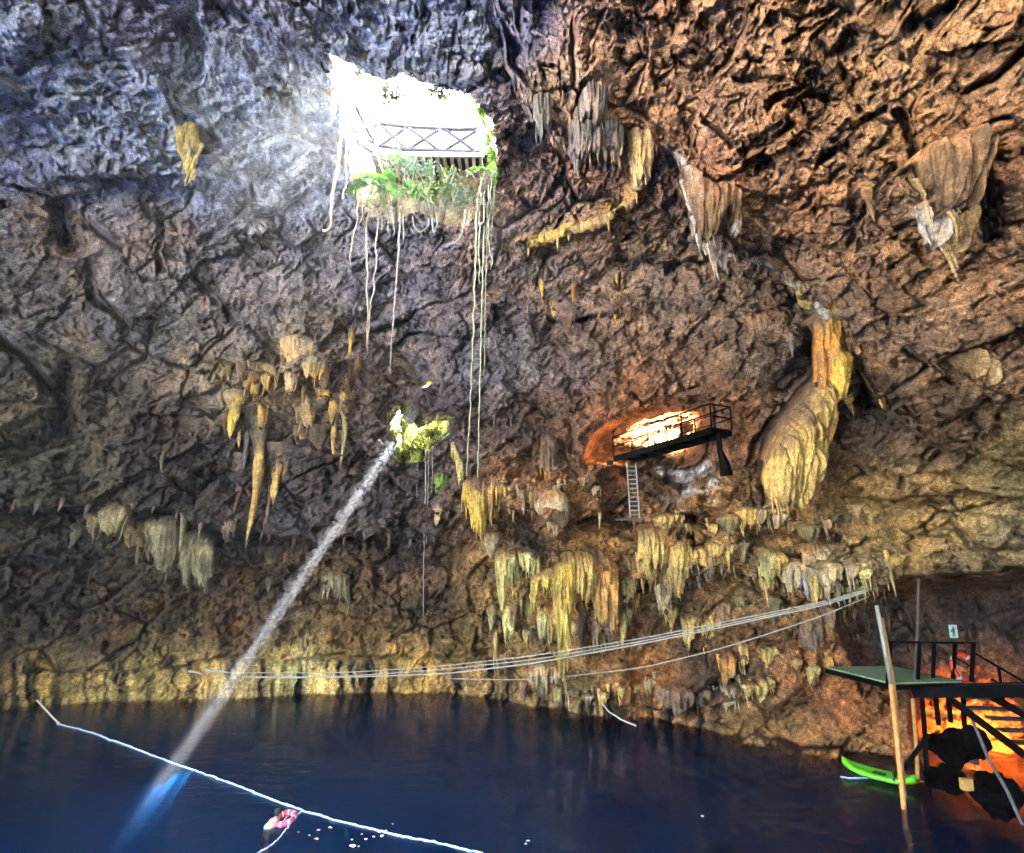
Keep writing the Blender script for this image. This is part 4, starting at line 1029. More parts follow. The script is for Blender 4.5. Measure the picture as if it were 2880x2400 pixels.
stalactites([
    (1526, 775, 1527, 857, 16, 'yellow', "slender yellow stalactite alone on the grey ceiling"),
    (1614, 795, 1611, 852, 15, 'orange', "orange stalactite on the grey ceiling"),
    (1562, 850, 1560, 897, 26, 'gold', "yellow stub on the grey ceiling"),
    (1592, 885, 1592, 940, 38, 'brown', "brown knob below the yellow stub"),
    (1738, 765, 1737, 802, 11, 'tan', "tiny buff spike on the grey ceiling"),
    (1736, 845, 1735, 914, 15, 'gold', "thin tan stalactite below the tiny buff spike"),
    (1686, 860, 1685, 906, 8, 'tan', "very thin pale stalactite on the grey ceiling"),
    (1772, 865, 1770, 905, 24, 'brown', "brown stub beside the thin tan stalactite"),
    (1500, 800, 1498, 838, 12, 'tan', "small tan stalactite left of the slender yellow one"),
    (1390, 830, 1392, 862, 11, 'tan', "small buff spike near the hanging roots"),
    (2163, 900, 2174, 1046, 30, 'brown', "long brown stalactite left of the orange neck"),
    (2232, 950, 2230, 1006, 18, 'grey', "grey stalactite between the brown one and the orange neck"),
    (2460, 525, 2462, 626, 20, 'brown', "slim rust stalactite on the near ceiling"),
    (2758, 605, 2762, 662, 18, 'grey', "pale grey stalactite in the shadow of the huge cluster"),
    (2476, 1100, 2482, 1150, 16, 'yellow', "short yellow stalactite right of the golden flowstone"),
    (2496, 1112, 2516, 1182, 10, 'tan', "thin slanting stalactite beside the short yellow one"),
    (2398, 1120, 2402, 1170, 18, 'gold', "tan stalactite below the bright yellow drape"),
    (2424, 1150, 2430, 1225, 16, 'gold', "longer tan stalactite below the bright yellow drape"),
    (2462, 1190, 2466, 1246, 12, 'tan', "thin tan stalactite at the end of the row below the yellow drape"),
    (2444, 1150, 2446, 1235, 10, 'brown', "thin brown stalactite in the row below the yellow drape"),
    (394, 1455, 382, 1596, 22, 'olive', "slender leaning stalactite left of the broad olive drape"),
    (508, 1448, 506, 1562, 20, 'olive', "narrow stalactite between the two olive drapes"),
    (758, 1565, 754, 1668, 36, 'olive', "broad olive stalactite below the ledge left of the light beam"),
    (800, 1545, 797, 1642, 15, 'brown', "thin brown stalactite beside the broad olive one"),
    (1380, 1720, 1380, 1778, 24, 'green', "small leaf shaped green dripstone under the greenish curtain"),
    (1487, 1700, 1488, 1760, 26, 'green', "small pale bulb of dripstone under the olive curtain"),
    (1438, 1668, 1436, 1775, 26, 'green', "green tapering stalactite under the greenish curtain"),
    (1382, 1530, 1380, 1572, 30, 'tan', "tan stub above the greenish curtain"),
    (1436, 1392, 1434, 1448, 18, 'gold', "single golden spike right of the tan fringe"),
    (1228, 1440, 1226, 1480, 24, 'tan', "tan knob beside the long root on the dark wall"),
    (456, 1270, 456, 1330, 14, 'olive', "small green spike on the left wall"),
    (196, 1500, 194, 1545, 20, 'olive', "olive spike under the left ledges"),
], "single stalactites")

ORD = "first second third fourth fifth sixth seventh eighth ninth tenth eleventh twelfth thirteenth fourteenth fifteenth sixteenth seventeenth eighteenth nineteenth twentieth".split()
def ordinal(i, n):
    """place in a row, counted from the nearer end"""
    if i < (n + 1) // 2: return ("leftmost" if i == 0 else ORD[i] + " from the left")
    j = n - 1 - i
    return "rightmost" if j == 0 else ORD[j] + " from the right"
COLOUR = {'yellow': 'yellow', 'gold': 'ochre', 'tan': 'buff', 'pale': 'whitish', 'brown': 'brown', 'grey': 'grey', 'olive': 'olive', 'green': 'pale yellow', 'orange': 'rusty', 'dark': 'dark'}
def stal_row(xs, y_of, kinds, rng, group, label, seed, lean=0):
    rs = np.random.RandomState(seed); it = []
    for x in xs:
        x = x + rs.uniform(-6, 6); y = y_of(x) + rs.uniform(-8, 4); L = rs.uniform(*rng) * rs.choice([.5, .8, 1.2])
        kd = kinds[rs.randint(len(kinds))]; it.append((x, y - 6, x + rs.uniform(-3, 3) + lean, y + L, rs.uniform(5, 12), kd, "%s drip %s, %s" % (COLOUR[kd], label, ordinal(len(it), len(xs)))))
    stalactites(it, group, label)
stal_row(np.linspace(30, 1290, 20), lambda x: interp_line(x, LEDGES[0][0]), ['dark', 'grey', 'dark', 'brown'], (15, 45), "small drips along the long left ledge", "under the lip of the long left ledge", 1)
stal_row(np.linspace(1790, 2520, 34), lambda x: interp_line(x, LEDGES[2][0]), ['gold', 'tan', 'olive', 'brown'], (15, 50), "small drips along the long right ledge", "under the lip of the long right ledge", 2)
stal_row(np.linspace(1310, 1780, 16), lambda x: interp_line(x, LEDGES[1][0]) - 8, ['tan', 'brown', 'gold'], (15, 45), "small drips over the dark hollow", "over the dark hollow in the middle", 3)
stal_row(np.linspace(610, 1000, 20), lambda x: interp_line(x, LEDGES[13][0]) + 60, ['gold', 'tan', 'brown', 'grey'], (15, 50), "small drips of the hanging mass", "among the stalactites of the hanging mass", 4)
stal_row(np.linspace(2330, 2560, 14), lambda x: 1735 + 0 * x, ['dark', 'brown', 'tan'], (50, 110), "dark stalactites behind the diving platform", "in the shade behind the diving platform", 5)
stal_row(np.linspace(1430, 1740, 16), lambda x: 1700 + 20 * np.sin(x * .05), ['green', 'gold', 'brown'], (20, 70), "small drips under the middle flowstone mass", "under the middle flowstone mass", 6)
stal_row(np.linspace(1560, 2330, 22), lambda x: np.interp(x, [1490, 1560, 1650, 1720, 1790, 1880, 1950, 1990, 2080, 2170, 2230, 2345], [335, 405, 450, 435, 390, 420, 515, 640, 705, 730, 790, 900]), ['grey', 'brown', 'pale', 'tan'], (12, 40), "small drips along the edge of the near ceiling", "on the edge of the near ceiling", 7)
stal_row(np.linspace(1480, 1800, 14), lambda x: 860 + 12 * np.sin(x * .04), ['grey', 'brown', 'grey', 'tan'], (12, 34), "small drips on the grey middle ceiling", "on the middle of the far ceiling", 8)
stal_row(np.linspace(1000, 1480, 12), lambda x: 1190 + 25 * np.sin(x * .03), ['grey', 'brown'], (20, 60), "small drips on the wall round the small opening", "on the wall near the small opening", 9)

def drape_row(n, x0, x1, y_of, wr, hr, kinds, group, labels, seed, Yo=0.0, bul=.45):
    """small drapes side by side under a lip"""
    rs = np.random.RandomState(seed); xs = np.sort(np.linspace(x0, x1, n) + rs.uniform(-8, 8, n))
    ss = surf([(x, y_of(x) - 6) for x in xs])
    for i, (x, s_) in enumerate(zip(xs, ss)):
        q_ = rs.choice([.55, .8, 1.0, 1.35]); w = rs.uniform(*wr) * q_ ** .8; h = rs.uniform(*hr) * q_ * rs.uniform(.7, 1.3); y = y_of(x) + rs.uniform(-14, 6); k = rs.uniform(.35, .65)
        cols = [(x - w / 2, y + .25 * h * rs.rand(), y + h * rs.uniform(.3, .6)), (x - w * (k - .3), y - 4, y + h), (x + w * .15, y - 2, y + h * rs.uniform(.5, 1)), (x + w / 2, y + .25 * h * rs.rand(), y + h * rs.uniform(.3, .6))]
        kd = kinds[rs.randint(len(kinds))]
        curtain("dripstone_drape", "%s drape %s, %s" % (COLOUR[kd], labels, ordinal(i, n)), cols, kd, bul, (3, 9), group, float(s_[1]) - .15 + Yo, 200 + seed * 50 + i, drips=3, step=2.8, cat="dripstone")
drape_row(22, 1770, 2510, lambda x: interp_line(x, LEDGES[2][0]) - 72, (36, 66), (50, 110), ['gold', 'green', 'tan', 'gold'], "drapes of the long right ledge", "on the face of the long right ledge", 1)
drape_row(14, 1880, 2460, lambda x: 1455 + 30 * math.sin(x * .02), (40, 80), (26, 60), ['gold', 'tan', 'olive'], "drapes above the long right ledge", "on the rock above the long right ledge", 2)
drape_row(20, 620, 1010, lambda x: 1070 + 80 * math.sin(x * .061), (14, 34), (30, 110), ['tan', 'gold', 'gold', 'brown'], "drapes of the hanging mass", "in the hanging mass on the far wall", 3, bul=.35)
drape_row(13, 1380, 1730, lambda x: 1370 + 20 * math.sin(x * .03), (36, 60), (35, 60), ['tan', 'gold', 'brown'], "drapes on the lip over the dark hollow", "on the lip over the dark hollow", 4)
drape_row(16, 1400, 1770, lambda x: 1735 + 35 * math.sin(x * .06), (18, 36), (60, 140), ['green', 'gold', 'brown', 'tan'], "drapes under the middle flowstone mass", "on the wall under the middle flowstone mass", 5)
drape_row(7, 260, 640, lambda x: 1470 + 40 * math.sin(x * .015), (40, 70), (40, 90), ['olive', 'brown', 'olive'], "olive drapes under the long left ledge", "under the long left ledge", 6, bul=.3)
drape_row(12, 1790, 2330, lambda x: 1695 + 30 * math.sin(x * .02), (30, 60), (40, 90), ['brown', 'gold', 'olive'], "drapes in the shade under the long right ledge", "in the shade under the long right ledge", 7)
drape_row(8, 2040, 2330, lambda x: 1830 + 30 * math.sin(x * .02), (30, 50), (70, 130), ['gold', 'brown', 'orange'], "drapes on the wall left of the diving platform", "low on the wall left of the platform", 8)
drape_row(16, 1480, 2150, lambda x: 1930 + 20 * math.sin(x * .02), (30, 60), (50, 80), ['green', 'gold', 'tan', 'brown'], "drapes just above the water", "just above the water", 9)

def crest(pts, r, kind, label, seed, dr=0):
    """lumpy ridge of flowstone that runs along the rock"""
    rs = np.random.RandomState(seed); q = smooth_path(pts, max(14, int(len(pts) * 9)))
    S = surf([tuple(a) for a in q]); Y = np.minimum.reduce([S[:, 1], np.roll(S[:, 1], 1), np.roll(S[:, 1], -1)]) if len(q) > 2 else S[:, 1]
    Y = np.convolve(np.pad(Y, 2, 'edge'), np.ones(5) / 5, 'valid') - r * .35
    P = np.array([at(x, y, yy) for (x, y), yy in zip(q, Y)])
    n = len(P); rr = r * (0.7 + .6 * rs.rand(n)) * np.sqrt(np.clip(np.sin(np.linspace(.06, math.pi - .06, n)), 0, 1)) + .01
    root = thing("flowstone_crest", label, "flowstone", P[n // 2], "pale crests along the edge of the near ceiling")
    m = Mesh(); V, F = tube_arr(P, rr, 10); V = V + (0.35 * r * noise(V, 3.5, seed) + .25 * r * noise(V, 9, seed))[:, None] * np.array([.6, 1, .8]); m.add(V, F)
    o = m.build("ridge", M_DRIP, root, True); drip_colour(o, kind, np.ones(len(V)))
    for k in range(dr):
        i = rs.randint(1, n - 1); a = P[i] + np.array([0, -.02, 0]); mm = Mesh(); stal_mesh(mm, a, a - np.array([0, 0, rs.uniform(.15, .5) * (r / .12)]), rs.uniform(.5, 1.0) * r, .1, seed + k, 8, 6); d = mm.build("drip", M_DRIP, root, True); drip_colour(d, kind, np.ones(len(mm.V[0])))
def smooth_path(pts, n):
    p = np.array(pts, float); s = np.concatenate([[0], np.cumsum(np.linalg.norm(np.diff(p, axis=0), axis=1))]); t = np.linspace(0, s[-1], n)
    q = np.stack([np.interp(t, s, p[:, k]) for k in range(p.shape[1])], 1)
    for _ in range(max(1, n // 12)): q[1:-1] = .25 * q[:-2] + .5 * q[1:-1] + .25 * q[2:]
    return q
crest([(1868, 410), (1900, 428), (1934, 462), (1950, 500)], .14, 'pale', "white crest at the top of the rust curtain on the ceiling edge", 1, 4)
crest([(1985, 640), (2010, 690), (2045, 716), (2075, 722)], .12, 'pale', "white crest just below the rust curtain", 2, 3)
crest([(2084, 716), (2110, 726), (2138, 736)], .10, 'pale', "short white crest in the middle of the ceiling edge", 3, 3)
crest([(2150, 728), (2164, 742), (2182, 760)], .09, 'pale', "thin pale crest right of the short white crest", 4, 1)
crest([(2200, 772), (2216, 794), (2236, 806)], .10, 'pale', "pale crest left of the green white lens", 5, 1)
crest([(2250, 814), (2262, 838), (2288, 862)], .26, 'green', "lens shaped green white crest on the ceiling edge", 6)
crest([(2294, 852), (2312, 872), (2334, 892), (2352, 930)], .16, 'pale', "white crest joining the lens to the orange neck", 7, 2)
crest([(2330, 900), (2350, 950), (2362, 990), (2372, 1020)], .20, 'yellow', "yellow crest running down to the bright yellow drape", 8, 4)
crest([(1782, 440), (1792, 520), (1776, 566), (1735, 596)], .24, 'tan', "upper part of the yellow ridge below the ochre drape", 9, 4)
crest([(1745, 590), (1690, 622), (1640, 640), (1590, 655)], .26, 'tan', "middle part of the yellow ridge on the far ceiling", 10, 4)
crest([(1600, 650), (1560, 664), (1520, 676), (1478, 690)], .26, 'gold', "lower pale yellow end of the ridge on the far ceiling", 11, 4)
# ------------------------------------------------------------------ tube of dust shaped like the sun ray, added to make it show
def beam_dust():
    m, nt, b = new_mat("beam_dust_tube"); nt.nodes.remove(b)
    vp = nt.nodes.new("ShaderNodeVolumePrincipled"); vp.inputs['Color'].default_value = (0.72, 0.77, 0.90, 1); vp.inputs['Density'].default_value = BEAM_DUST_DENSITY; vp.inputs['Anisotropy'].default_value = 0.0
    nt.links.new(vp.outputs[0], nt.nodes["Material Output"].inputs['Volume'])
    d = -np.array(SUN_TO); a = BEAM0 - d * 0.4; L = (a[2] + 9.0) / -d[2]
    mm = Mesh(); mm.tube([a, a + d * L * .5, a + d * L], [0.40, 0.41, 0.44], 20)
    o = mm.build("beam_dust", m); tag(o, None, None, None, 'stuff')
BEAM_DUST_DENSITY = 0.06
beam_dust()

# ------------------------------------------------------------------ gallery walkway and ladder
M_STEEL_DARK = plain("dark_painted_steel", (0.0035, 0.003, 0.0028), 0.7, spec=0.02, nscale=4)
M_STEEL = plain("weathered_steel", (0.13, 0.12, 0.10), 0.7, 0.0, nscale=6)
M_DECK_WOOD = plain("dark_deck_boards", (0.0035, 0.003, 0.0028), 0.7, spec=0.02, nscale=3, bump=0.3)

def walkway():
    A = np.array(at(1752, 1288, 27.8)); B = np.array(at(2030, 1207, 22.8))
    root = thing("walkway", "dark metal gangway with railings sticking out of the lit gallery", "walkway", (A + B) / 2)
    d = B - A; L = np.linalg.norm(d); t = d / L; s = np.cross(t, (0, 0, 1)); s /= np.linalg.norm(s)      # s points to the viewer's right, nearer side
    w = 1.25
    C = lambda k, side, z: A + d * k + s * side * w / 2 + np.array([0, 0, z])
    n = 26
    for i in range(n):                                                     # deck boards
        k0, k1 = i / n + .002, (i + 1) / n - .002
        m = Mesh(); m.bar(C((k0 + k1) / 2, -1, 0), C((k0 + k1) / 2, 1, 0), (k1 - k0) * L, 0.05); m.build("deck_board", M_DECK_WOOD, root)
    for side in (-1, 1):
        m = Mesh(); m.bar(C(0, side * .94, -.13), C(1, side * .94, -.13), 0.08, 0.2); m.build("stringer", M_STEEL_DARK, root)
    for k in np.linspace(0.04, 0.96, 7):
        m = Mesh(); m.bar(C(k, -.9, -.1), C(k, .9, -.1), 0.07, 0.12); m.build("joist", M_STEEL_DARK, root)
    H = 0.98
    for side, ks in ((-1, (0.0, .26, .40, .54, .68, .86, 1.0)), (1, (0.0, .40, .74, 1.0))):
        for k in ks:
            m = Mesh(); m.bar(C(k, side, 0.0), C(k, side, H), 0.05, 0.05); m.build("railing_post", M_STEEL_DARK, root)
        m = Mesh(); m.tube([C(0, side, H), C(1, side, H)], .032, 8); m.build("top_rail", M_STEEL_DARK, root)
        m = Mesh(); m.tube([C(0, side, H * .5), C(1, side, H * .5)], .022, 8); m.build("mid_rail", M_STEEL_DARK, root)
    for z in (H, H * .5):
        m = Mesh(); m.tube([C(1, -1, z), C(1, 1, z)], .03, 8); m.build("end_rail", M_STEEL_DARK, root)
    m = Mesh(); m.bar(C(0.0, -1, H), C(0.0, 1, H), .04, .04); m.bar(C(.12, -1, H * .75), C(.34, -1, H * .98), .03, .03); m.build("gate_bar", M_STEEL_DARK, root)
    # pier that carries the outer end
    m = Mesh(); p = C(0.99, .5, -.2); m.tube([p + (0.1, 0, 0), p + (0.12, 0.0, -.7), p + (0.3, 0.05, -1.25), p + (0.35, .1, -1.7)], [.10, .11, .20, .24], 10); m.build("pier", M_STEEL_DARK, root)
walkway()

M_LADDER = plain("pale_steel", (0.42, 0.40, 0.36), 0.6, nscale=6)
def ladder():
    YL = float(np.min(surf([(x, y) for x in (1755, 1780, 1805) for y in (1310, 1340, 1370, 1400, 1430, 1455)])[:, 1])) - .1; print('ladder', YL)
    a0, a1 = np.array(at(1763, 1303, YL)), np.array(at(1773, 1458, YL - .1)); b0, b1 = np.array(at(1788, 1303, YL)), np.array(at(1799, 1458, YL - .1))
    root = thing("ladder", "thin steel ladder down the rock below the gangway", "ladder", (a1 + b1) / 2)
    for p, q in ((a0, a1), (b0, b1)):
        m = Mesh(); m.tube([p, q], .032, 8); m.build("rail", M_LADDER, root)
    for k in np.linspace(.06, .94, 12):
        m = Mesh(); m.tube([a0 + (a1 - a0) * k, b0 + (b1 - b0) * k], .022, 6); m.build("rung", M_LADDER, root)
    m = Mesh(); c = np.array(at(1770, 1462, YL - .1)); m.bar(c - (.6, 0, 0), c + (.55, .05, 0), .5, .07); o = m.build("plank", M_STEEL, None); tag(o, "short plank on the rock at the foot of the ladder", "plank")
ladder()

# ------------------------------------------------------------------ wooden railing and deck at the roof opening
M_BLUE_POST = plain("pale_blue_paint", (0.035, 0.06, 0.105), 0.6, nscale=3)
M_TIMBER = plain("grey_timber", (0.02, 0.017, 0.015), 0.8, nscale=3, bump=0.3)
M_TIMBER_PALE = plain("pale_timber", (0.30, 0.23, 0.17), 0.8, nscale=3, bump=0.3)
def zat(px, py, Y): return np.array(at(px, py, Y))
def roof_railing():
    c = zat(1056, 437, 22.6); zc = c[2]; Yb = 22.6
    root = thing("railing", "pale blue posts with crossed timber braces along the edge of the roof opening", "railing", c)
    P = lambda px, py: zat(px, py, Yb)
    m = Mesh(); m.bar(P(1054, 445), P(1060, 336), .32, .30, (0, 1, 0)); m.build("corner_post", M_BLUE_POST, root, bevel=.01)
    for px, y0, y1, w in ((1143, 424, 366, .17), (1238, 426, 364, .15), (1346, 428, 366, .20)):
        m = Mesh(); m.bar(P(px, y0), P(px, y1), w, w, (0, 1, 0)); m.build("post", M_BLUE_POST, root)
    for pts in ([(1064, 348), (1143, 357), (1238, 362), (1290, 365), (1346, 362)], [(1064, 410), (1143, 421), (1238, 425), (1346, 428)]):
        for p, q in zip(pts[:-1], pts[1:]):
            m = Mesh(); m.tube([P(*p), P(*q)], .10, 7); m.build("rail", M_TIMBER, root)
    for p, q in (((1070, 352), (1142, 420)), ((1070, 410), (1140, 362)), ((1150, 360), (1234, 424)), ((1150, 420), (1234, 366)), ((1250, 364), (1334, 424)), ((1254, 422), (1340, 368))):
        m = Mesh(); m.tube([P(*p), P(*q)], .09, 7); m.build("brace", M_TIMBER, root)
    # side that runs towards the viewer
    Yl = 20.6
    a, b = zat(999, 296, Yl), P(1058, 340); lo_a, lo_b = zat(992, 361, Yl), P(1050, 402); ba, bb = zat(1005, 398, Yl + .6), P(1046, 428)
    for p, q, nm in ((a, b, "rail"), (lo_a, lo_b, "rail"), (ba, bb, "rail"), (a, lo_b, "brace"), (lo_a, P(1058, 346), "brace")):
        m = Mesh(); m.tube([p, q], .10, 7); m.build(nm, M_TIMBER, root)
    m = Mesh(); m.bar(zat(997, 292, Yl), zat(991, 372, Yl), .1, .1, (0, 1, 0)); m.build("post", M_TIMBER, root)
    # deck
    dk = thing("lookout_deck", "timber lookout deck with joist ends over the far rim of the roof opening", "deck", P(1200, 438))
    for y0, h in ((430, .07), (437, .13)):
        m = Mesh(); m.bar(P(1064, y0), P(1362, y0 + 3), .12, h); m.build("edge_beam", M_TIMBER_PALE, dk)
    for i, x in enumerate(np.linspace(1066, 1352, 15)):
        p = P(x, 446); m = Mesh(); m.bar(p + (0, -.28, 0), p + (0, 2.0, 0.05), .13, .20); m.build("joist", M_TIMBER_PALE, dk)
    m = Mesh(); p = P(1208, 433); m.box(p + (0, 1.1, .12), (5.4, 2.2, .05)); m.build("deck_boards", M_TIMBER, dk)
roof_railing()

# ------------------------------------------------------------------ diving platform, landing and stairs at the right
M_TURF = plain("green_deck_matting", (0.24, 0.32, 0.13), 0.95, nscale=30, amount=.5, bump=0.4)
M_BLACK = plain("black_steel", (0.0035, 0.003, 0.0028), 0.7, spec=0.02, nscale=4)
M_PIPE = plain("white_pipe", (0.46, 0.43, 0.31), 0.45, nscale=5)
M_PIPE_LAMPLIT = plain("lamplit_orange_pipe", (0.80, 0.36, 0.08), 0.5, nscale=5)  # glow of the lamp behind the stairs, painted into the pipe colour
M_TREAD = plain("stair_tread", (0.03, 0.04, 0.028), 0.8, nscale=6)
ZP = 3.9
def platform():
    q = [np.array(onz(x, y, ZP)) for x, y in ((2322, 1876), (2506, 1921), (2706, 1916), (2508, 1873))]
    c = sum(q) / 4
    root = thing("diving_platform", "diving platform with green matting on two tall pipes over the water", "platform", c)
    m = Mesh(); V = [p for p in q] + [p - (0, 0, .05) for p in q]; m.add(V, [(0, 1, 2, 3), (7, 6, 5, 4), (0, 4, 5, 1), (1, 5, 6, 2), (2, 6, 7, 3), (3, 7, 4, 0)]); m.build("matting", M_TURF, root)
    for i in range(4):
        a, b = q[i] - (0, 0, .14), q[(i + 1) % 4] - (0, 0, .14); m = Mesh(); m.bar(a, b, .10, .17); m.build("edge_beam", M_BLACK, root)
    for k in (.2, .4, .6, .8):
        m = Mesh(); m.bar(q[0] + (q[1] - q[0]) * k - (0, 0, .15), q[3] + (q[2] - q[3]) * k - (0, 0, .15), .07, .14); m.build("joist", M_BLACK, root)
    n = q[1]; Yp = n[1] - .12
    m = Mesh(); m.tube([zat(2466, 1704, Yp), zat(2506, 1924, Yp)], .07, 12); m.build("pipe", M_PIPE, root, True)
    m = Mesh(); m.tube([zat(2506, 1924, Yp), zat(2541, 2262, Yp), zat(2546, 2330, Yp)], .08, 12); m.build("lower_pipe", M_PIPE_LAMPLIT, root, True)
    m = Mesh(); m.tube([zat(2481, 1738, Yp + .1), zat(2514, 1922, Yp + .1), zat(2547, 2245, Yp + .1)], .05, 10); m.build("pipe", M_PIPE_LAMPLIT, root, True)
    for px, y0, y1, Y, w in ((2503, 1934, 1804, Yp + .25, .11), (2586, 1950, 1808, 21.5, .09), (2628, 1944, 1808, 21.7, .09), (2686, 1914, 1808, 21.9, .1), (2738, 1918, 1806, 21.6, .1)):
        m = Mesh(); m.bar(zat(px - 6, y0, Y), zat(px, y1, Y), w, w, (0, 1, 0)); m.build("railing_post", M_BLACK, root)
    m = Mesh(); m.bar(zat(2480, 1806, Yp + .25), zat(2742, 1809, 21.7), .07, .06); m.build("top_rail", M_BLACK, root)
    m = Mesh(); m.bar(zat(2688, 1850, 21.9), zat(2738, 1880, 21.6), .06, .05); m.build("brace", M_BLACK, root)
    m = Mesh(); m.tube([zat(2584, 1628, 22), zat(2581, 1760, 22), zat(2572, 1930, 21.6)], .05, 8); o = m.build("thin_pole", M_BARK); tag(o, "thin brown pole standing on the diving platform", "pole")
    m = Mesh(); m.tube([zat(2567, 1966, 22.3), zat(2576, 2080, 22.3), zat(2582, 2190, 22.3)], .07, 9); o = m.build("thin_pole", M_PIPE_LAMPLIT); tag(o, "lamplit orange pole standing in the water behind the diving platform", "pole")
platform()

def stairs():
    root = thing("staircase", "black steel landing and open stairs going down beside the diving platform", "stairs", zat(2700, 1950, 21))
    a, b = zat(2566, 1948, 21.3), zat(2960, 1944, 18.5)
    m = Mesh(); m.bar(a, b, .12, .34); m.build("landing_beam", M_BLACK, root)
    a2, b2 = zat(2566, 1936, 22.3), zat(2960, 1926, 19.4)
    m = Mesh(); m.bar(a2, b2, .1, .2); m.build("landing_beam", M_BLACK, root)
    for k in np.linspace(0.02, .98, 24):
        p, r = a + (b - a) * k + (0, 0, .12), a2 + (b2 - a2) * k + (0, 0, .05); m = Mesh(); m.bar(p, r, .16, .05); m.build("landing_board", M_TREAD, root)
    for x0, y0, x1, y1, Y in ((2590, 1924, 2602, 2076, 21.4), (2630, 1950, 2640, 2040, 21.2), (2666, 1950, 2674, 2032, 21.0), (2709, 1950, 2712, 2044, 20.8), (2600, 2076, 2612, 2240, 21.2)):
        m = Mesh(); m.bar(zat(x0, y0, Y), zat(x1, y1, Y), .11, .11, (0, 1, 0)); m.build("support_post", M_BLACK, root)
    m = Mesh(); m.tube([zat(2592, 2011, 21.9), zat(2690, 2012, 21.9)], .05, 8); m.build("cross_pipe", M_PIPE_LAMPLIT, root)
    m = Mesh(); m.bar(zat(2538, 2168, 21.2), zat(2612, 2066, 21.3), .1, .1); m.build("brace", M_BLACK, root)
    # flight going down to the right
    tr = [(2748, 1960, 42), (2776, 1991, 54), (2838, 2020, 60), (2870, 2053, 60), (2910, 2088, 64)]
    for i, (x, y, hw) in enumerate(tr):
        Y = 20.6 - .35 * i
        m = Mesh(); m.bar(zat(x - hw, y, Y), zat(x + hw, y + 4, Y - .1), .3, .06); m.build("tread", M_TREAD, root)
    for p0, p1, Y0, Y1 in (((2672, 1966), (2900, 2138), 20.8, 18.4), ((2770, 1950), (2990, 2070), 20.6, 18.2)):
        m = Mesh(); m.bar(zat(*p0, Y0), zat(*p1, Y1), .09, .22); m.build("stringer", M_BLACK, root)
    m = Mesh(); m.tube([zat(2738, 1836, 21.4), zat(2960, 1964, 18.6)], .04, 8); m.build("handrail", M_BLACK, root)
    m = Mesh(); m.tube([zat(2790, 1912, 20.8), zat(2960, 2010, 18.4)], .035, 8); m.build("handrail", M_BLACK, root)
    for k in (.35, .7):
        p = zat(2738, 1836, 21.4) * (1 - k) + zat(2960, 1964, 18.6) * k; m = Mesh(); m.bar(p, p - (0, 0, 1.3), .06, .06, (0, 1, 0)); m.build("railing_post", M_BLACK, root)
    m = Mesh(); m.tube([zat(2732, 2018, 20.4), zat(2778, 2130, 19.4), zat(2832, 2224, 18.4), zat(2876, 2320, 17.6)], .05, 8); o = m.build("pole", M_STEEL); tag(o, "grey pole slanting from the stairs down to the water", "pole")
stairs()

def lifebuoy():
    c = zat(2708, 1877, 21.95); root = thing("lifebuoy", "orange red ring hanging on the railing of the diving platform", "lifebuoy", c)
    red = plain("lifebuoy_red", (0.72, 0.05, 0.02), 0.5); white = plain("lifebuoy_white", (.7, .66, .6), .5)
    R, r = .36, .10
    for k in range(8):
        a0, a1 = k * math.pi / 4 + .0, (k + 1) * math.pi / 4
        aa = np.linspace(a0, a1, 9) if k % 2 == 0 else np.linspace(a0 + .0, a1, 9)
        if k % 2: aa = np.linspace(a0, a0 + .22, 4)
        else: aa = np.linspace(a0 - math.pi / 4 + .22, a1, 14)
        pts = [c + np.array([R * math.cos(a), 0.06 * math.sin(a), R * 1.18 * math.sin(a)]) for a in aa]
        m = Mesh(); m.tube(pts, r * (1.03 if k % 2 else 1), 10); m.build("band" if k % 2 else "ring_segment", white if k % 2 else red, root, True)
lifebuoy()

def sign():
    c = zat(2681, 1776, 22.2); root = thing("sign", "small pale green sign with a dark figure above the lifebuoy", "sign", c)
    w, h = .30, .46
    m = Mesh(); m.box(c, (w, .02, h)); m.build("sign_panel", plain("pale_green_sign", (0.48, 0.62, 0.50), .5, amount=.1), root)
    k = plain("sign_print", (.02, .05, .03), .6); F = c - (0, .014, 0)
    m = Mesh()
    m.add(*(lambda a: ([F + (.034 * math.cos(t), 0, .13 + .034 * math.sin(t)) for t in a], [tuple(range(len(a)))]))(np.linspace(0, 6.28, 14)[:-1]))
    m.box(F + (0, 0, .02), (.085, .004, .13)); m.box(F + (-.028, 0, -.11), (.03, .004, .15)); m.box(F + (.028, 0, -.11), (.03, .004, .15)); m.bar(F + (-.045, 0, .07), F + (-.10, 0, -.02), .004, .026); m.bar(F + (.045, 0, .07), F + (.10, 0, .13), .004, .026)
    m.build("pictogram", k, root)
sign()

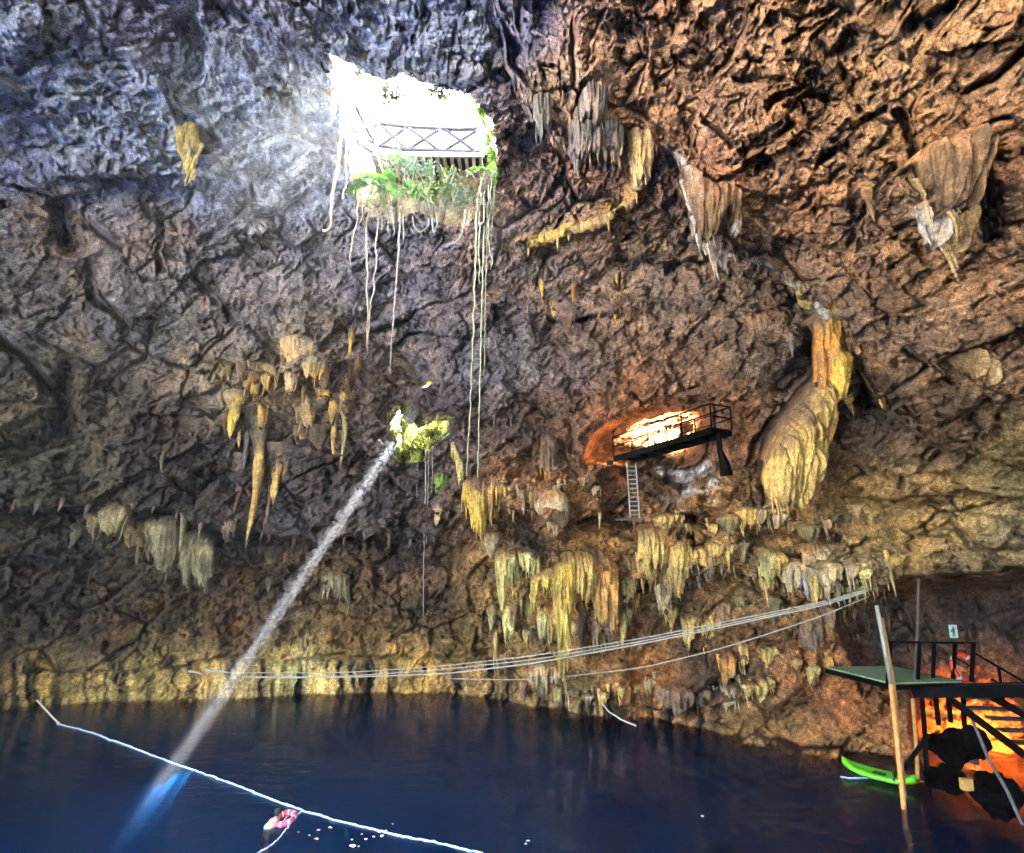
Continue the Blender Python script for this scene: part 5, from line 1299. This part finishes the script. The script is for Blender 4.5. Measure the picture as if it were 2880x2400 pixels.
def kayak():
    M_K = plain("lime_green_plastic", (0.16, 0.62, 0.02), 0.4, nscale=2, amount=.15); M_KD = plain("dark_seat", (.03, .08, .02), .7)
    a, b = np.array(onz(2370, 2158, .12)), np.array(onz(2584, 2213, .12)); c = (a + b) / 2; d = b - a; L = np.linalg.norm(d); t = d / L; s = np.array([-t[1], t[0], 0])
    root = thing("kayak", "lime green sit on top kayak floating at the rock behind the pipes", "kayak", c)
    n, k = 30, 16; V = []
    for i in range(n):
        u = -1 + 2 * i / (n - 1); wd = .40 * (1 - abs(u) ** 2.6) ** .6 + .02; rise = .20 * abs(u) ** 3
        for j in range(k):
            a_ = 2 * math.pi * j / k; x = math.cos(a_) * wd; z = math.sin(a_) * (.16 if math.sin(a_) > 0 else .14)
            if math.sin(a_) > 0 and abs(u) < .8: z = z - .15 * max(0, 1 - (abs(x) / (wd * .62)) ** 2) * (1 if -.62 < u < .7 else .4)
            V.append(c + t * u * L / 2 + s * x + np.array([0, 0, z + rise + .05]))
    F = [(i * k + j, i * k + (j + 1) % k, (i + 1) * k + (j + 1) % k, (i + 1) * k + j) for i in range(n - 1) for j in range(k)] + [tuple(range(k)), tuple(range((n - 1) * k, n * k))]
    m = Mesh(); m.add(V, F); m.build("hull", M_K, root, True)
    m = Mesh(); m.box((0, 0, 0), (.42, .5, .05)); R = np.stack([t, s, np.array([0, 0, 1.])], 1); m.V = [v @ R.T + c + np.array([0, 0, .09]) for v in m.V]; m.build("seat", M_KD, root, bevel=.015)
    m = Mesh(); e = c + t * .55 + np.array([0, 0, .1]); m.bar(e - s * .24, e - s * .22 + np.array([0, 0, .3]), .4, .05, t); m.bar(e - s * .2 + (0, 0, .22), e + s * .2 + (0, 0, .22), .04, .3); m.build("backrest", M_KD, root)
    p, q = np.array(onz(2528, 2196, .22)), np.array(onz(2594, 2197, .22)); M_Y = plain("yellow_paddle_blade", (.70, .38, .06), .5)
    pr = thing("paddle", "yellow bladed paddle lying across the kayak", "paddle", (p + q) / 2)
    m = Mesh(); m.tube([p, q], .02, 7); m.build("shaft", M_BLACK, pr)
    dd = (q - p) / np.linalg.norm(q - p)
    m = Mesh(); m.bar(q - dd * .42, q, .18, .03); m.build("blade", M_Y, pr, bevel=.01)
kayak()

def rocks():
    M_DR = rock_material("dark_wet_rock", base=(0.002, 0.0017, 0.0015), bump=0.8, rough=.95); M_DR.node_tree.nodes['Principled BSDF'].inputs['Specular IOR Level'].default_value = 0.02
    rs = np.random.RandomState(4)
    labs = ["tall black boulder under the stairs", "low black boulder at the foot of the support post", "rounded dark boulder right of the tall black one", "small dark boulder at the water below the stairs", "flat dark boulder below the slanting pole", "dark boulder wedged behind the support posts"]
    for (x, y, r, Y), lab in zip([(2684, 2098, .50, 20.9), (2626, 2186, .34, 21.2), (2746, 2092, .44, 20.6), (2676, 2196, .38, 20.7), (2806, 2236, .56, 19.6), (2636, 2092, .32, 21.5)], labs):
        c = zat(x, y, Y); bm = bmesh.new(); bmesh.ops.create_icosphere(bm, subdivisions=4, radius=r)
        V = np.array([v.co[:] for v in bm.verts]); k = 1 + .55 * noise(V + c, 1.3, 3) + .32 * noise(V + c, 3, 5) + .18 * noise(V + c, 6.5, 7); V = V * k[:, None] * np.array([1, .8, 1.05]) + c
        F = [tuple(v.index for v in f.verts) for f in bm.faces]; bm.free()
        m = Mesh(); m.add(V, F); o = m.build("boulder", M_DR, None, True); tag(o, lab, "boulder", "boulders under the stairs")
    m = Mesh(); c = zat(2718, 2206, 19.9); m.box(c, (.34, .2, .34)); m.build("crate", plain("amber_plastic", (.6, .33, .08), .5), None, bevel=.02); tag(bpy.data.objects["crate"], "small amber box at the water under the stairs", "box")
rocks()

# ------------------------------------------------------------------ ropes
M_ROPE = plain("pale_rope", (0.52, 0.47, 0.34), 0.8, nscale=20, amount=.2)
M_ROPE_W = plain("white_rope", (0.50, 0.70, 0.78), 0.7, nscale=20, amount=.15)
def smooth_path(pts, n):
    p = np.array(pts, float); s = np.concatenate([[0], np.cumsum(np.linalg.norm(np.diff(p, axis=0), axis=1))]); t = np.linspace(0, s[-1], n)
    q = np.stack([np.interp(t, s, p[:, k]) for k in range(p.shape[1])], 1)
    for _ in range(max(1, n // 12)): q[1:-1] = .25 * q[:-2] + .5 * q[1:-1] + .25 * q[2:]
    return q
def rope(pts, Ya, Yb, r, label, mat, name="rope", group=None):
    q = smooth_path([(x, y) for x, y in pts], 70); k = (q[:, 0] - q[0, 0]) / (q[-1, 0] - q[0, 0])
    Y = 1 / ((1 - k) / Ya + k / Yb)
    m = Mesh(); m.tube([at(x, y, yy) for (x, y), yy in zip(q, Y)], r, 6); o = m.build(name, mat, None, True); tag(o, label, "rope", group); return o
GR = "ropes slung across the pool"
rope([(575, 1892), (700, 1893), (980, 1892), (1240, 1874), (1500, 1845), (1800, 1797), (2010, 1755), (2220, 1712), (2330, 1690), (2440, 1656)], 31.5, 22, .019, "uppermost of the pale ropes across the pool", M_ROPE, group=GR)
rope([(680, 1903), (820, 1905), (980, 1902), (1240, 1884), (1500, 1856), (1800, 1805), (2010, 1763), (2220, 1718), (2330, 1694), (2440, 1660)], 31.5, 22, .019, "middle one of the pale ropes across the pool", M_ROPE, group=GR)
rope([(680, 1905), (820, 1907), (980, 1905), (1260, 1895), (1500, 1866), (1800, 1812), (2010, 1769), (2220, 1723), (2330, 1700), (2440, 1664)], 31.5, 22, .026, "thickest of the three pale ropes across the pool", M_ROPE, group=GR)
rope([(1262, 1909), (1380, 1912), (1500, 1912), (1600, 1902), (1800, 1880), (2000, 1832), (2140, 1790), (2308, 1734), (2440, 1680)], 30.5, 22, .019, "lowest rope hanging slack under the three pale ropes", M_ROPE, group=GR)
for pts, lab in (([(530, 1888), (552, 1891), (574, 1898)], "short pale branch stuck in the rock above the water at the left"), ([(574, 1885), (606, 1888), (642, 1891)], "longer pale branch stuck in the rock beside the short one")):
    m = Mesh(); q = smooth_path(pts, 9); m.tube([at(x, y, 30.8) for x, y in q], [.05, .055, .05, .045, .05, .04, .04, .035, .03], 7); o = m.build("branch", M_ROPE, None, True); tag(o, lab, "branch")
def floating(pts, r, label, name="rope", wob=.018, n=150, z=.03, cat="rope", mat=None, seed=1):
    q = smooth_path(pts, n); rs = np.random.RandomState(seed)
    P = np.array([onz(x, y, z) for x, y in q]); P[:, :2] += np.cumsum(rs.normal(size=(n, 2)), 0) * 0.0 + rs.normal(size=(n, 2)) * wob
    rr = r * (0.75 + .5 * rs.rand(n)); m = Mesh(); m.tube(P, rr, 6); o = m.build(name, mat or M_ROPE_W, None, True); tag(o, label, cat); return o
floating([(160, 2036), (200, 2046), (247, 2057), (360, 2098), (466, 2139), (560, 2172), (645, 2201), (740, 2240), (853, 2281), (960, 2311), (1097, 2345), (1234, 2372), (1360, 2402)], .032, "long white rope floating across the dark pool")
floating([(853, 2281), (838, 2290), (818, 2314), (800, 2340), (768, 2375), (722, 2402), (690, 2425)], .024, "short white rope end trailing past the swim ring", n=60, seed=5)
rope([(104, 1970), (130, 1998), (150, 2020), (168, 2037)], 27, 26, .035, "thin pole slanting into the water at the far left", M_ROPE, name="pole")
rope([(1690, 1975), (1712, 2002), (1750, 2026), (1790, 2042)], 28, 26.5, .035, "short rope slanting into the water by the fluted shore", M_ROPE)
floating([(2364, 2186), (2400, 2190), (2446, 2187)], .03, "short pale line floating beside the kayak", n=20)

# ------------------------------------------------------------------ flecks on the water
rs_ = np.random.RandomState(9)
M_FLECK = plain("pale_leaf", (0.85, 0.87, 0.84), 0.6, nscale=10, amount=.2)
flecks = [(929, 2328, 10), (896, 2335, 7), (839, 2341, 7), (889, 2360, 10), (992, 2380, 14), (1009, 2381, 6), (989, 2363, 5), (1030, 2360, 8), (1051, 2353, 6), (1074, 2351, 9), (1083, 2338, 10), (1068, 2341, 7), (1104, 2318, 6), (1975, 2296, 9), (1486, 2366, 10), (1478, 2374, 7), (870, 2350, 4), (1018, 2347, 4)]
labs = ["oval white leaf floating right of the swim ring", "round white fleck floating right of the swim ring, left of the oval leaf", "faint sliver of a leaf floating just below the swim ring", "slanted white leaf floating lowest under the swim ring", "largest pale leaf floating below the white rope", "small round fleck touching the largest pale leaf", "tiny fleck above the largest pale leaf", "white leaf between the largest pale leaf and the rope", "small fleck in the row leading to the rope", "pale leaf just under the rope", "pale leaf caught on the rope", "smaller leaf caught on the rope beside the other", "tiny fleck floating beyond the rope", "lone pale leaf far out on the water at the right", "pale leaf near the bottom edge in the middle of the pool", "smaller leaf beside the pale leaf at the bottom edge", "very small fleck between the ring and the rope", "very small fleck above the row of leaves"]
for (x, y, w), lab in zip(flecks, labs):
    c = np.array(onz(x, y, .03)); W = w * mpp(c[1]) * .62; a0 = rs_.rand() * 6; n = 9
    V = [c + (0, 0, .015)] + [c + np.array([W * math.cos(a0 + 2 * math.pi * i / n) * rs_.uniform(.7, 1.1), W * .8 * math.sin(a0 + 2 * math.pi * i / n) * rs_.uniform(.7, 1.1), rs_.uniform(-.01, .02)]) for i in range(n)]
    m = Mesh(); m.add(V, [(0, 1 + i, 1 + (i + 1) % n) for i in range(n)]); o = m.build("floating_leaf", M_FLECK); tag(o, lab, "leaf", "pale leaves floating on the pool")

# ------------------------------------------------------------------ mist that hangs under the roof left of the opening
def mist():
    m, nt, b = new_mat("mist_in_the_air"); nt.nodes.remove(b)
    vp = nt.nodes.new("ShaderNodeVolumePrincipled"); vp.inputs['Color'].default_value = (0.80, 0.89, 1.0, 1); vp.inputs['Density'].default_value = MIST_DENSITY; vp.inputs['Anisotropy'].default_value = 0.3
    nt.links.new(vp.outputs[0], nt.nodes["Material Output"].inputs['Volume'])
    c = np.array(at(380, 330, 16.0)); c2 = np.array(at(1130, 300, 18.0))
    for k in (1.0, .72):
        bm = bmesh.new(); bmesh.ops.create_uvsphere(bm, u_segments=32, v_segments=16, radius=1)
        V = np.array([v.co[:] for v in bm.verts]); F = [tuple(v.index for v in f.verts) for f in bm.faces]; bm.free()
        cc = c * k + (c * .7 + c2 * .3) * (1 - k)
        mm = Mesh(); mm.add(V * np.array([10.5, 4.2, 3.8]) * k + cc, F); o = mm.build("mist", m); tag(o, None, None, None, 'stuff')
MIST_DENSITY = 0.004
mist()
# ------------------------------------------------------------------ swimmer with the ring
def swim_ring():
    c = np.array(onz(802, 2304, .1)); M_PINK = plain("pink_vinyl", (0.85, 0.10, 0.16), .35, amount=.1); M_W = plain("white_vinyl", (.85, .85, .86), .35, amount=.1)
    root = thing("swim_ring", "pink swim ring with white stripes on the dark water", "swim ring", c)
    R, r = .27, .085; n = 32; til = np.array([0.10, -.18])
    def pos(a): 
        x, y = R * math.cos(a), R * math.sin(a); return c + np.array([x, y, x * til[0] - y * til[1] + .02])
    k = 0
    for a0 in np.linspace(0, 2 * math.pi, 8, endpoint=False):
        for nm, s, e, mt, rr in (("ring_segment", a0, a0 + .62, M_PINK, r), ("stripe", a0 + .62, a0 + math.pi / 4, M_W, r * 1.01)):
            m = Mesh(); m.tube([pos(a) for a in np.linspace(s, e, 6)], rr, 12); m.build(nm, mt, root, True)
swim_ring()

def person():
    c = np.array(onz(764, 2322, 0.0)); f = np.array([.55, .75, 0]); f = f / np.linalg.norm(f); s = np.array([-f[1], f[0], 0]); z = np.array([0, 0, 1.])
    P = lambda a, b, h: c + f * a + s * b + z * h
    J = {'pelvis': (P(-.22, 0, -.30), .13), 'belly': (P(-.14, 0, -.15), .125), 'chest': (P(-.03, 0, .0), .145), 'neck': (P(.13, 0, .14), .055), 'head0': (P(.17, 0, .20), .075), 'head': (P(.20, 0, .28), .105), 'crown': (P(.20, 0, .36), .075)}
    E = [('pelvis', 'belly'), ('belly', 'chest'), ('chest', 'neck'), ('neck', 'head0'), ('head0', 'head'), ('head', 'crown')]
    for k, b in (('L', 1), ('R', -1)):
        J['sh' + k] = (P(.05, b * .17, .08), .062); J['el' + k] = (P(.24, b * .22, .04), .045); J['wr' + k] = (P(.40, b * .13, .11), .032); J['ha' + k] = (P(.45, b * .11, .13), .034)
        J['fi' + k] = (P(.50, b * .09, .12), .02)
        J['hip' + k] = (P(-.24, b * .10, -.40), .09); J['kn' + k] = (P(-.20, b * .15, -.80), .065); J['an' + k] = (P(-.38, b * .13, -1.15), .042); J['to' + k] = (P(-.48, b * .14, -1.25), .03)
        E += [('chest', 'sh' + k), ('sh' + k, 'el' + k), ('el' + k, 'wr' + k), ('wr' + k, 'ha' + k), ('ha' + k, 'fi' + k), ('pelvis', 'hip' + k), ('hip' + k, 'kn' + k), ('kn' + k, 'an' + k), ('an' + k, 'to' + k)]
        for i, dx in enumerate((-.022, -.007, .008, .02)):
            J['f%d%s' % (i, k)] = (P(.52 + .01 * (i in (1, 2)), b * (.09 + dx), .10), .009); E.append(('ha' + k, 'f%d%s' % (i, k)))
    names = list(J); ix = {n: i for i, n in enumerate(names)}
    root = thing("person", "swimmer with dark hair holding on to the pink swim ring", "person", c)
    me = bpy.data.meshes.new("body"); me.from_pydata([tuple(J[n][0] - c) for n in names], [(ix[a], ix[b]) for a, b in E], []); me.update()
    o = bpy.data.objects.new("body", me); COL.objects.link(o)
    sk = o.modifiers.new("skin", 'SKIN'); sd = o.modifiers.new("sub", 'SUBSURF'); sd.levels = 2; sd.render_levels = 2
    for i, n in enumerate(names):
        v = me.skin_vertices[0].data[i]; v.radius = (J[n][1], J[n][1]); v.use_root = (n == 'pelvis')
    sk.use_smooth_shade = True
    dg = bpy.context.evaluated_depsgraph_get(); ev = o.evaluated_get(dg); nm = bpy.data.meshes.new_from_object(ev)
    bpy.data.objects.remove(o); o = bpy.data.objects.new("body", nm); COL.objects.link(o); o.parent = root
    nm.materials.clear(); nm.materials.append(plain("skin", (.50, .29, .20), .5, amount=.12))
    h = np.array(J['head'][0])
    def ell(name, cc, rad, mat, keep=lambda v: True, segs=18):
        m = Mesh(); bm = bmesh.new(); bmesh.ops.create_uvsphere(bm, u_segments=segs, v_segments=segs // 2, radius=1)
        V = np.array([v.co[:] for v in bm.verts]); F = [tuple(v.index for v in q.verts) for q in bm.faces if keep(np.mean([v.co[:] for v in q.verts], axis=0))]; bm.free()
        V = np.outer(V[:, 0] * rad[0], f) + np.outer(V[:, 1] * rad[1], s) + np.outer(V[:, 2] * rad[2], z) + cc
        m.add(V, F); return m.build(name, mat, root, True)
    hair = plain("dark_hair", (.02, .014, .01), .6)
    ell("hair", h + z * .03 - f * .012, (.118, .112, .12), hair, lambda v: v[2] > -.15 or v[0] < -.25)
    ell("nose", h + f * .11, (.018, .014, .02), nm.materials[0], segs=8)
    for b in (-1, 1):
        ell("eye", h + f * .095 + s * b * .035 + z * .02, (.014, .018, .011), plain("eye_white", (.6, .58, .55), .3), segs=8)
        ell("ear", h + s * b * .108 - f * .01, (.02, .012, .03), nm.materials[0], segs=8)
    ell("mouth", h + f * .098 - z * .045, (.012, .026, .008), plain("lips", (.4, .14, .12), .4), segs=8)
    cl = plain("pale_swim_shirt", (.55, .60, .68), .7)
    ell("shirt", P(-.085, 0, -.07), (.16, .185, .18), cl)
    ell("shorts", P(-.22, 0, -.34), (.15, .17, .16), plain("blue_shorts", (.05, .07, .2), .7))
person()

# ------------------------------------------------------------------ hanging roots and vines
M_ROOT = plain("pale_root", (0.48, 0.44, 0.37), 0.85, nscale=9, amount=.3, bump=.4)
M_ROOT_G = plain("green_root", (0.52, 0.58, 0.36), 0.85, nscale=9, amount=.3, bump=.4)
def root_vine(pts, Y, r, label, mat=None, n=70, wob=.02, cat="hanging root", group="roots hanging from the roof opening", seed=1, lump=.25):
    q = smooth_path(pts, n); rs = np.random.RandomState(seed)
    P = np.array([at(x, y, Y) for x, y in q]); P += np.stack([noise(P, 1.6, seed) * wob * 3, noise(P, 1.6, seed + 50) * wob * 3, 0 * P[:, 0]], 1) + rs.normal(size=P.shape) * wob * .18
    rr = r * (1 + lump * (rs.rand(n) - .5) * 2) * np.linspace(1.1, .55, n)
    m = Mesh(); m.tube(P, rr, 6); o = m.build("hanging_root", mat or M_ROOT, None, True); tag(o, label, cat, group); return o
V_ = [
    ([(960, 300), (962, 345), (952, 430), (938, 540), (926, 640), (914, 654), (904, 646)], 18.9, .075, "thickest hanging root left of the roof opening, hooked at its end", .03),
    ([(942, 262), (938, 320), (934, 345), (922, 354)], 18.2, .06, "short thick root left of the roof opening, above the hooked one", .02),
    ([(978, 370), (972, 440), (970, 520), (966, 560)], 20.0, .03, "thin root just right of the hooked root", .03),
    ([(1008, 560), (1002, 620), (990, 700), (985, 744)], 21.9, .034, "root hanging from the left end of the lower rim", .03),
    ([(1036, 575), (1032, 640), (1030, 720), (1032, 800), (1036, 900), (1034, 996)], 22.4, .036, "left root of the pair that joins lower down", .03),
    ([(1062, 595), (1060, 680), (1056, 760), (1048, 840), (1040, 900), (1037, 960)], 22.4, .034, "right root of the pair that joins lower down", .03),
    ([(1126, 600), (1121, 700), (1112, 820), (1100, 970), (1097, 1056)], 22.6, .034, "single straight root under the middle of the lower rim", .012),
    ([(1342, 560), (1338, 700), (1334, 820), (1330, 940), (1326, 1060), (1318, 1220), (1313, 1340)], 22.6, .036, "leftmost of the long roots at the right end of the lower rim", .02),
    ([(1362, 540), (1360, 700), (1354, 900), (1347, 1180), (1343, 1345)], 22.7, .036, "longest straight root at the right end of the lower rim", .01),
    ([(1374, 520), (1370, 640), (1366, 800), (1362, 1060)], 22.9, .028, "thin root right of the longest straight one", .012),
    ([(1382, 480), (1380, 600), (1376, 690), (1378, 760)], 22.8, .03, "short root at the outer right of the long roots", .05),
    ([(1352, 470), (1350, 580), (1349, 700), (1346, 800)], 22.6, .032, "root in the bundle between the two longest ones", .05),
    ([(1390, 470), (1388, 560), (1382, 640), (1386, 700)], 23.0, .03, "outermost root of the bundle on the right rim", .05),
    ([(1307, 590), (1306, 630), (1296, 662), (1284, 682), (1266, 688)], 22.5, .036, "short root bent to the left under the right part of the rim", .03),
    ([(1020, 580), (1020, 610), (1012, 632)], 22.0, .026, "very short curved root under the left end of the rim", .02),
    ([(1072, 600), (1072, 648)], 22.4, .03, "stub of a root between the pair and the straight root", .02),
    ([(1090, 605), (1092, 640), (1090, 668)], 22.5, .026, "short root left of the straight single root", .03),
    ([(1104, 600), (1108, 640), (1106, 662)], 22.5, .026, "short wavy root close beside the straight single root", .03),
    ([(1136, 605), (1136, 650), (1134, 682)], 22.6, .026, "short root right of the straight single root", .02),
    ([(1160, 610), (1168, 640), (1182, 654), (1200, 640), (1210, 612)], 22.8, .03, "looped root under the middle of the rim", .03),
    ([(1212, 605), (1216, 645), (1222, 656), (1228, 630), (1226, 600)], 22.8, .026, "small narrow root loop right of the wide loop", .02),
    ([(1320, 590), (1318, 638)], 22.6, .022, "tiny root right of the bent one", .01),
]
for i, (pts, Y, r, lab, wob) in enumerate(V_):
    root_vine(pts, Y, r, lab, M_ROOT_G if i in (7, 8, 9, 10, 11, 12) else M_ROOT, wob=wob, seed=i + 3, n=80 if len(pts) > 3 else 24)
W_ = [([(1198, 1262), (1196, 1400), (1192, 1560), (1190, 1732)], .030, "longest root hanging from the small opening in the far wall"), ([(1206, 1262), (1204, 1380), (1199, 1532)], .024, "second long root beside the longest one of the small opening"),
      ([(1216, 1255), (1216, 1330), (1214, 1390)], .018, "thin short root right of the two long ones of the small opening"), ([(1176, 1280), (1174, 1340), (1172, 1400)], .016, "thin short root left of the two long ones of the small opening"),
      ([(1300, 1300), (1302, 1360)], .02, "thin root beside the yellow mossy strip"), ([(847, 705), (848, 785)], .016, "single thin root alone on the grey ceiling")]
for i, (pts, r, lab) in enumerate(W_):
    Y = float(surf([pts[0]])[0][1]) - .35
    root_vine(pts, Y, r, lab, M_ROOT, wob=.01, seed=i + 60, n=50, group="roots hanging from the small opening")

# ------------------------------------------------------------------ plants
M_FERN = leaf_mat("fern_leaf", (0.09, 0.30, 0.015), .4)
M_IVY = leaf_mat("ivy_leaf", (0.16, 0.34, 0.03), .45)
M_GREY_PLANT = leaf_mat("dull_leaf", (0.10, 0.20, 0.09), .4)
M_TUFT = leaf_mat("tuft_leaf", (0.03, 0.055, 0.008), .35)
M_MOSSLEAF = leaf_mat("moss_leaf", (0.07, 0.10, 0.008), .5)
def fern(px, py, Y, L, n, label, seed, droop=.6, mat=None):
    rs = np.random.RandomState(seed); c = zat(px, py, Y); root = thing("fern", label, "fern", c, "ferns on the rim of the roof opening")
    for k in range(n):
        a = rs.uniform(-.2, math.pi + .2) + math.pi; e = rs.uniform(.1, .8); l = L * rs.uniform(.7, 1.15); h = np.array([math.cos(a), math.sin(a) * .7, 0])
        t = np.linspace(0, 1, 12)[:, None]; P = c + h * t * l + np.array([0, 0, 1.]) * (t * l * e - droop * l * t ** 2 * 1.3)
        V, F = [], []
        for i in range(1, 12):
            T = P[i] - P[i - 1]; T /= np.linalg.norm(T); s = np.cross(T, (0, 0, 1)); s /= np.linalg.norm(s) + 1e-6; w = l * .24 * math.sin(math.pi * (i / 12) ** .7) + .02
            for sg in (-1, 1):
                b = P[i]; q = b + s * sg * w + T * w * .45 - np.array([0, 0, w * .22]); b2 = b + T * l * .055; j = len(V); V += [b - T * l * .02, q - T * .02, q + T * .03, b2]; F.append((j, j + 1, j + 2, j + 3))
        m = Mesh(); m.add(V, F); m.build("frond", mat or M_FERN, root)
def bush(name, label, px, py, Y, rad, n, size, mat, seed, group=None, cat="plant", sparse=-.2):
    rs = np.random.RandomState(seed); c = zat(px, py, Y); v = rs.normal(size=(n, 3)); v /= np.linalg.norm(v, axis=1, keepdims=True); v *= (rs.rand(n) ** .5)[:, None]
    p = v * np.array(rad) + c; k = noise(p, 1.6, seed) + .5 * noise(p, 4, seed); p = p[k > sparse]
    V, F = leaf_cloud(p, size, seed, .6, .5); root = thing(name, label, cat, c, group)
    m = Mesh(); m.add(V, F); m.build("foliage", mat, root)
    st = Mesh()
    for i in range(7):
        e = p[rs.randint(len(p))]; st.tube([c + np.array([0, .1, -rad[2] * .5]), (c + e) / 2 + rs.normal(size=3) * .05, e], [.02, .014, .008], 5)
    st.build("stem", M_BARK, root)
fern(1040, 518, 21.8, 1.0, 16, "largest bright fern on the left of the lower rim", 1)
fern(1076, 505, 22.1, .95, 14, "bright fern right of the largest one on the lower rim", 2)
fern(1096, 530, 22.2, .8, 10, "drooping fern below the other bright ferns", 3, .9)
fern(1018, 500, 21.6, .6, 8, "small pale fern at the left end of the lower rim", 4)
fern(1348, 480, 22.6, .6, 9, "yellow green fern at the right end of the lower rim", 5, mat=M_IVY)
bush("rim_plant", "dark green plant under the deck, left of the middle", 1128, 462, 22.2, (.9, .5, .55), 420, .16, M_GREY_PLANT, 11, "plants under the deck")
bush("rim_plant", "dull green plant under the middle of the deck", 1185, 478, 22.3, (.8, .5, .5), 320, .15, M_GREY_PLANT, 12, "plants under the deck")
bush("rim_plant", "thin trailing plant below the right part of the deck", 1250, 500, 22.6, (.9, .4, .6), 220, .14, M_IVY, 13, "plants under the deck")
bush("rim_plant", "bright little plant at the edge of the deck", 1110, 436, 22.0, (.45, .4, .35), 150, .15, M_FERN, 14, "plants under the deck")
bush("rim_plant", "green tuft low on the rim between two root loops", 1265, 560, 22.6, (.7, .4, .4), 160, .13, M_GREY_PLANT, 15, "plants under the deck")
for i, (x, y, rx, rz, lab) in enumerate([(1352, 300, .35, .4, "topmost ivy tuft on the right edge of the roof opening"), (1362, 335, .4, .45, "ivy tuft below the topmost one on the right edge"), (1374, 385, .35, .6, "middle ivy tuft on the right edge of the roof opening"), (1386, 430, .35, .6, "ivy tuft beside the right end of the railing"), (1388, 490, .3, .5, "lowest ivy tuft on the right edge of the roof opening")]):
    bush("ivy", lab, x, y, float(np.interp(y, [300, 430, 500], [19.2, 21.4, 22.6])), (rx, .4, rz), 230, .16, M_IVY, 20 + i, "ivy on the right edge of the roof opening", "ivy")
for i, (x, y, lab) in enumerate([(1010, 205, "leaf tuft at the upper left edge of the roof opening"), (1085, 240, "larger leaf tuft hanging into the top of the roof opening"), (1114, 262, "leaf tuft right of the larger one at the top of the opening"), (1215, 262, "small dark leaf tuft at the top of the opening"), (1242, 258, "tiny leaf tuft right of the small dark one"), (1092, 275, "loose twig with leaves under the larger leaf tuft")]):
    bush("leaf_tuft", lab, x, y, 18.2, (.4, .25, .4), 110, .17, M_TUFT, 40 + i, "leaf tufts on the upper edge of the roof opening", "plant", -.1)
# yellow mossy rock tongue at the left corner of the opening
curtain("flowstone", "yellow mossy rock tongue at the left corner of the roof opening", [(905, 200, 262), (914, 160, 272), (926, 138, 276), (940, 165, 262), (952, 190, 240)], 'yellow', 0.4, (5, 12), seed=50, drips=4, dripkind='green', Y=19.2)
for i, (x, y, lab) in enumerate([(762, 250, "pale lichen tuft farthest left on the ceiling left of the opening"), (800, 235, "pale lichen tuft second from the left on the ceiling"), (835, 180, "green grey lichen tuft upper left of the roof opening"), (868, 240, "pale drooping tuft close left of the mossy tongue")]):
    bush("lichen_tuft", lab, x, y, float(surf([(x, y)])[0][1]) - .15, (.5, .2, .5), 70, .10, M_GREY_PLANT, 70 + i, "lichen tufts on the ceiling left of the roof opening", "lichen", 0.0)
# moss in the small opening
for i, (x, y, rx, rz, lab) in enumerate([(1138, 1190, .45, .7, "tall bright moss cushion filling the left horn of the small opening"), (1160, 1240, .75, .8, "large bright moss cushion in the middle of the small opening"), (1215, 1215, .7, .45, "moss cushion in the right horn of the small opening"), (1130, 1270, .4, .5, "low green moss cushion at the lower left of the small opening"), (1178, 1275, .5, .4, "low green moss cushion under the middle of the small opening")]):
    bush("moss", lab, x, y, float(np.median(P2[:, 1])) + .35, (rx, .35, rz), 900, .11, M_MOSSLEAF, 90 + i, "moss cushions in the small opening", "moss", -.5)

def tangle():
    rs = np.random.RandomState(77); m = Mesh()
    for k in range(130):
        x = rs.uniform(1000, 1390); y = rs.uniform(450, 600); Y = 22.0 + (x - 1000) / 390 * .7 - .1
        n = 8; q = [np.array(at(x, y, Y))]; d = np.array([rs.normal() * .5, -.15 + rs.normal() * .15, -1.0 + rs.normal() * .5])
        for i in range(n): d = d * .8 + rs.normal(size=3) * .35 * np.array([1, .3, .7]) + np.array([0, 0, -.2]); q.append(q[-1] + d / np.linalg.norm(d) * rs.uniform(.08, .16))
        m.tube(q, rs.uniform(.008, .022), 4)
    o = m.build("root_tangle", plain("tangled_root", (0.20, 0.17, 0.11), .9, nscale=9, amount=.4), None, True); tag(o, "tangle of thin pale roots over the lower rim of the roof opening", None, None, "stuff")
tangle()

bush("moss", "small bright tuft over the spot where the ray of sun comes in", 1112, 1218, float(BEAM0[1]) - .1, (.34, .2, .22), 220, .10, M_MOSSLEAF, 99, "moss cushions in the small opening", "moss", -.6)
bush("moss", "yellow green moss trailing down right of the small opening", 1262, 1262, float(surf([(1275, 1270)])[0][1]) - .1, (.35, .2, .9), 420, .10, M_MOSSLEAF, 100, "moss cushions in the small opening", "moss", -.2)
bush("moss", "moss under the small opening beside the long roots", 1160, 1302, float(surf([(1160, 1310)])[0][1]) - .1, (.8, .2, .35), 420, .10, M_MOSSLEAF, 101, "moss cushions in the small opening", "moss", -.2)

bush("rim_plant", "broad leafy plant hanging over the middle of the lower rim", 1170, 540, 22.4, (1.1, .5, .5), 420, .17, M_FERN, 16, "plants under the deck")
bush("rim_plant", "olive creeper on the lower rim right of the middle", 1290, 545, 22.7, (.9, .4, .55), 380, .14, M_GREY_PLANT, 17, "plants under the deck")
bush("rim_plant", "small yellowish plant low on the left of the lower rim", 1060, 570, 22.2, (.6, .4, .35), 200, .13, M_IVY, 18, "plants under the deck")
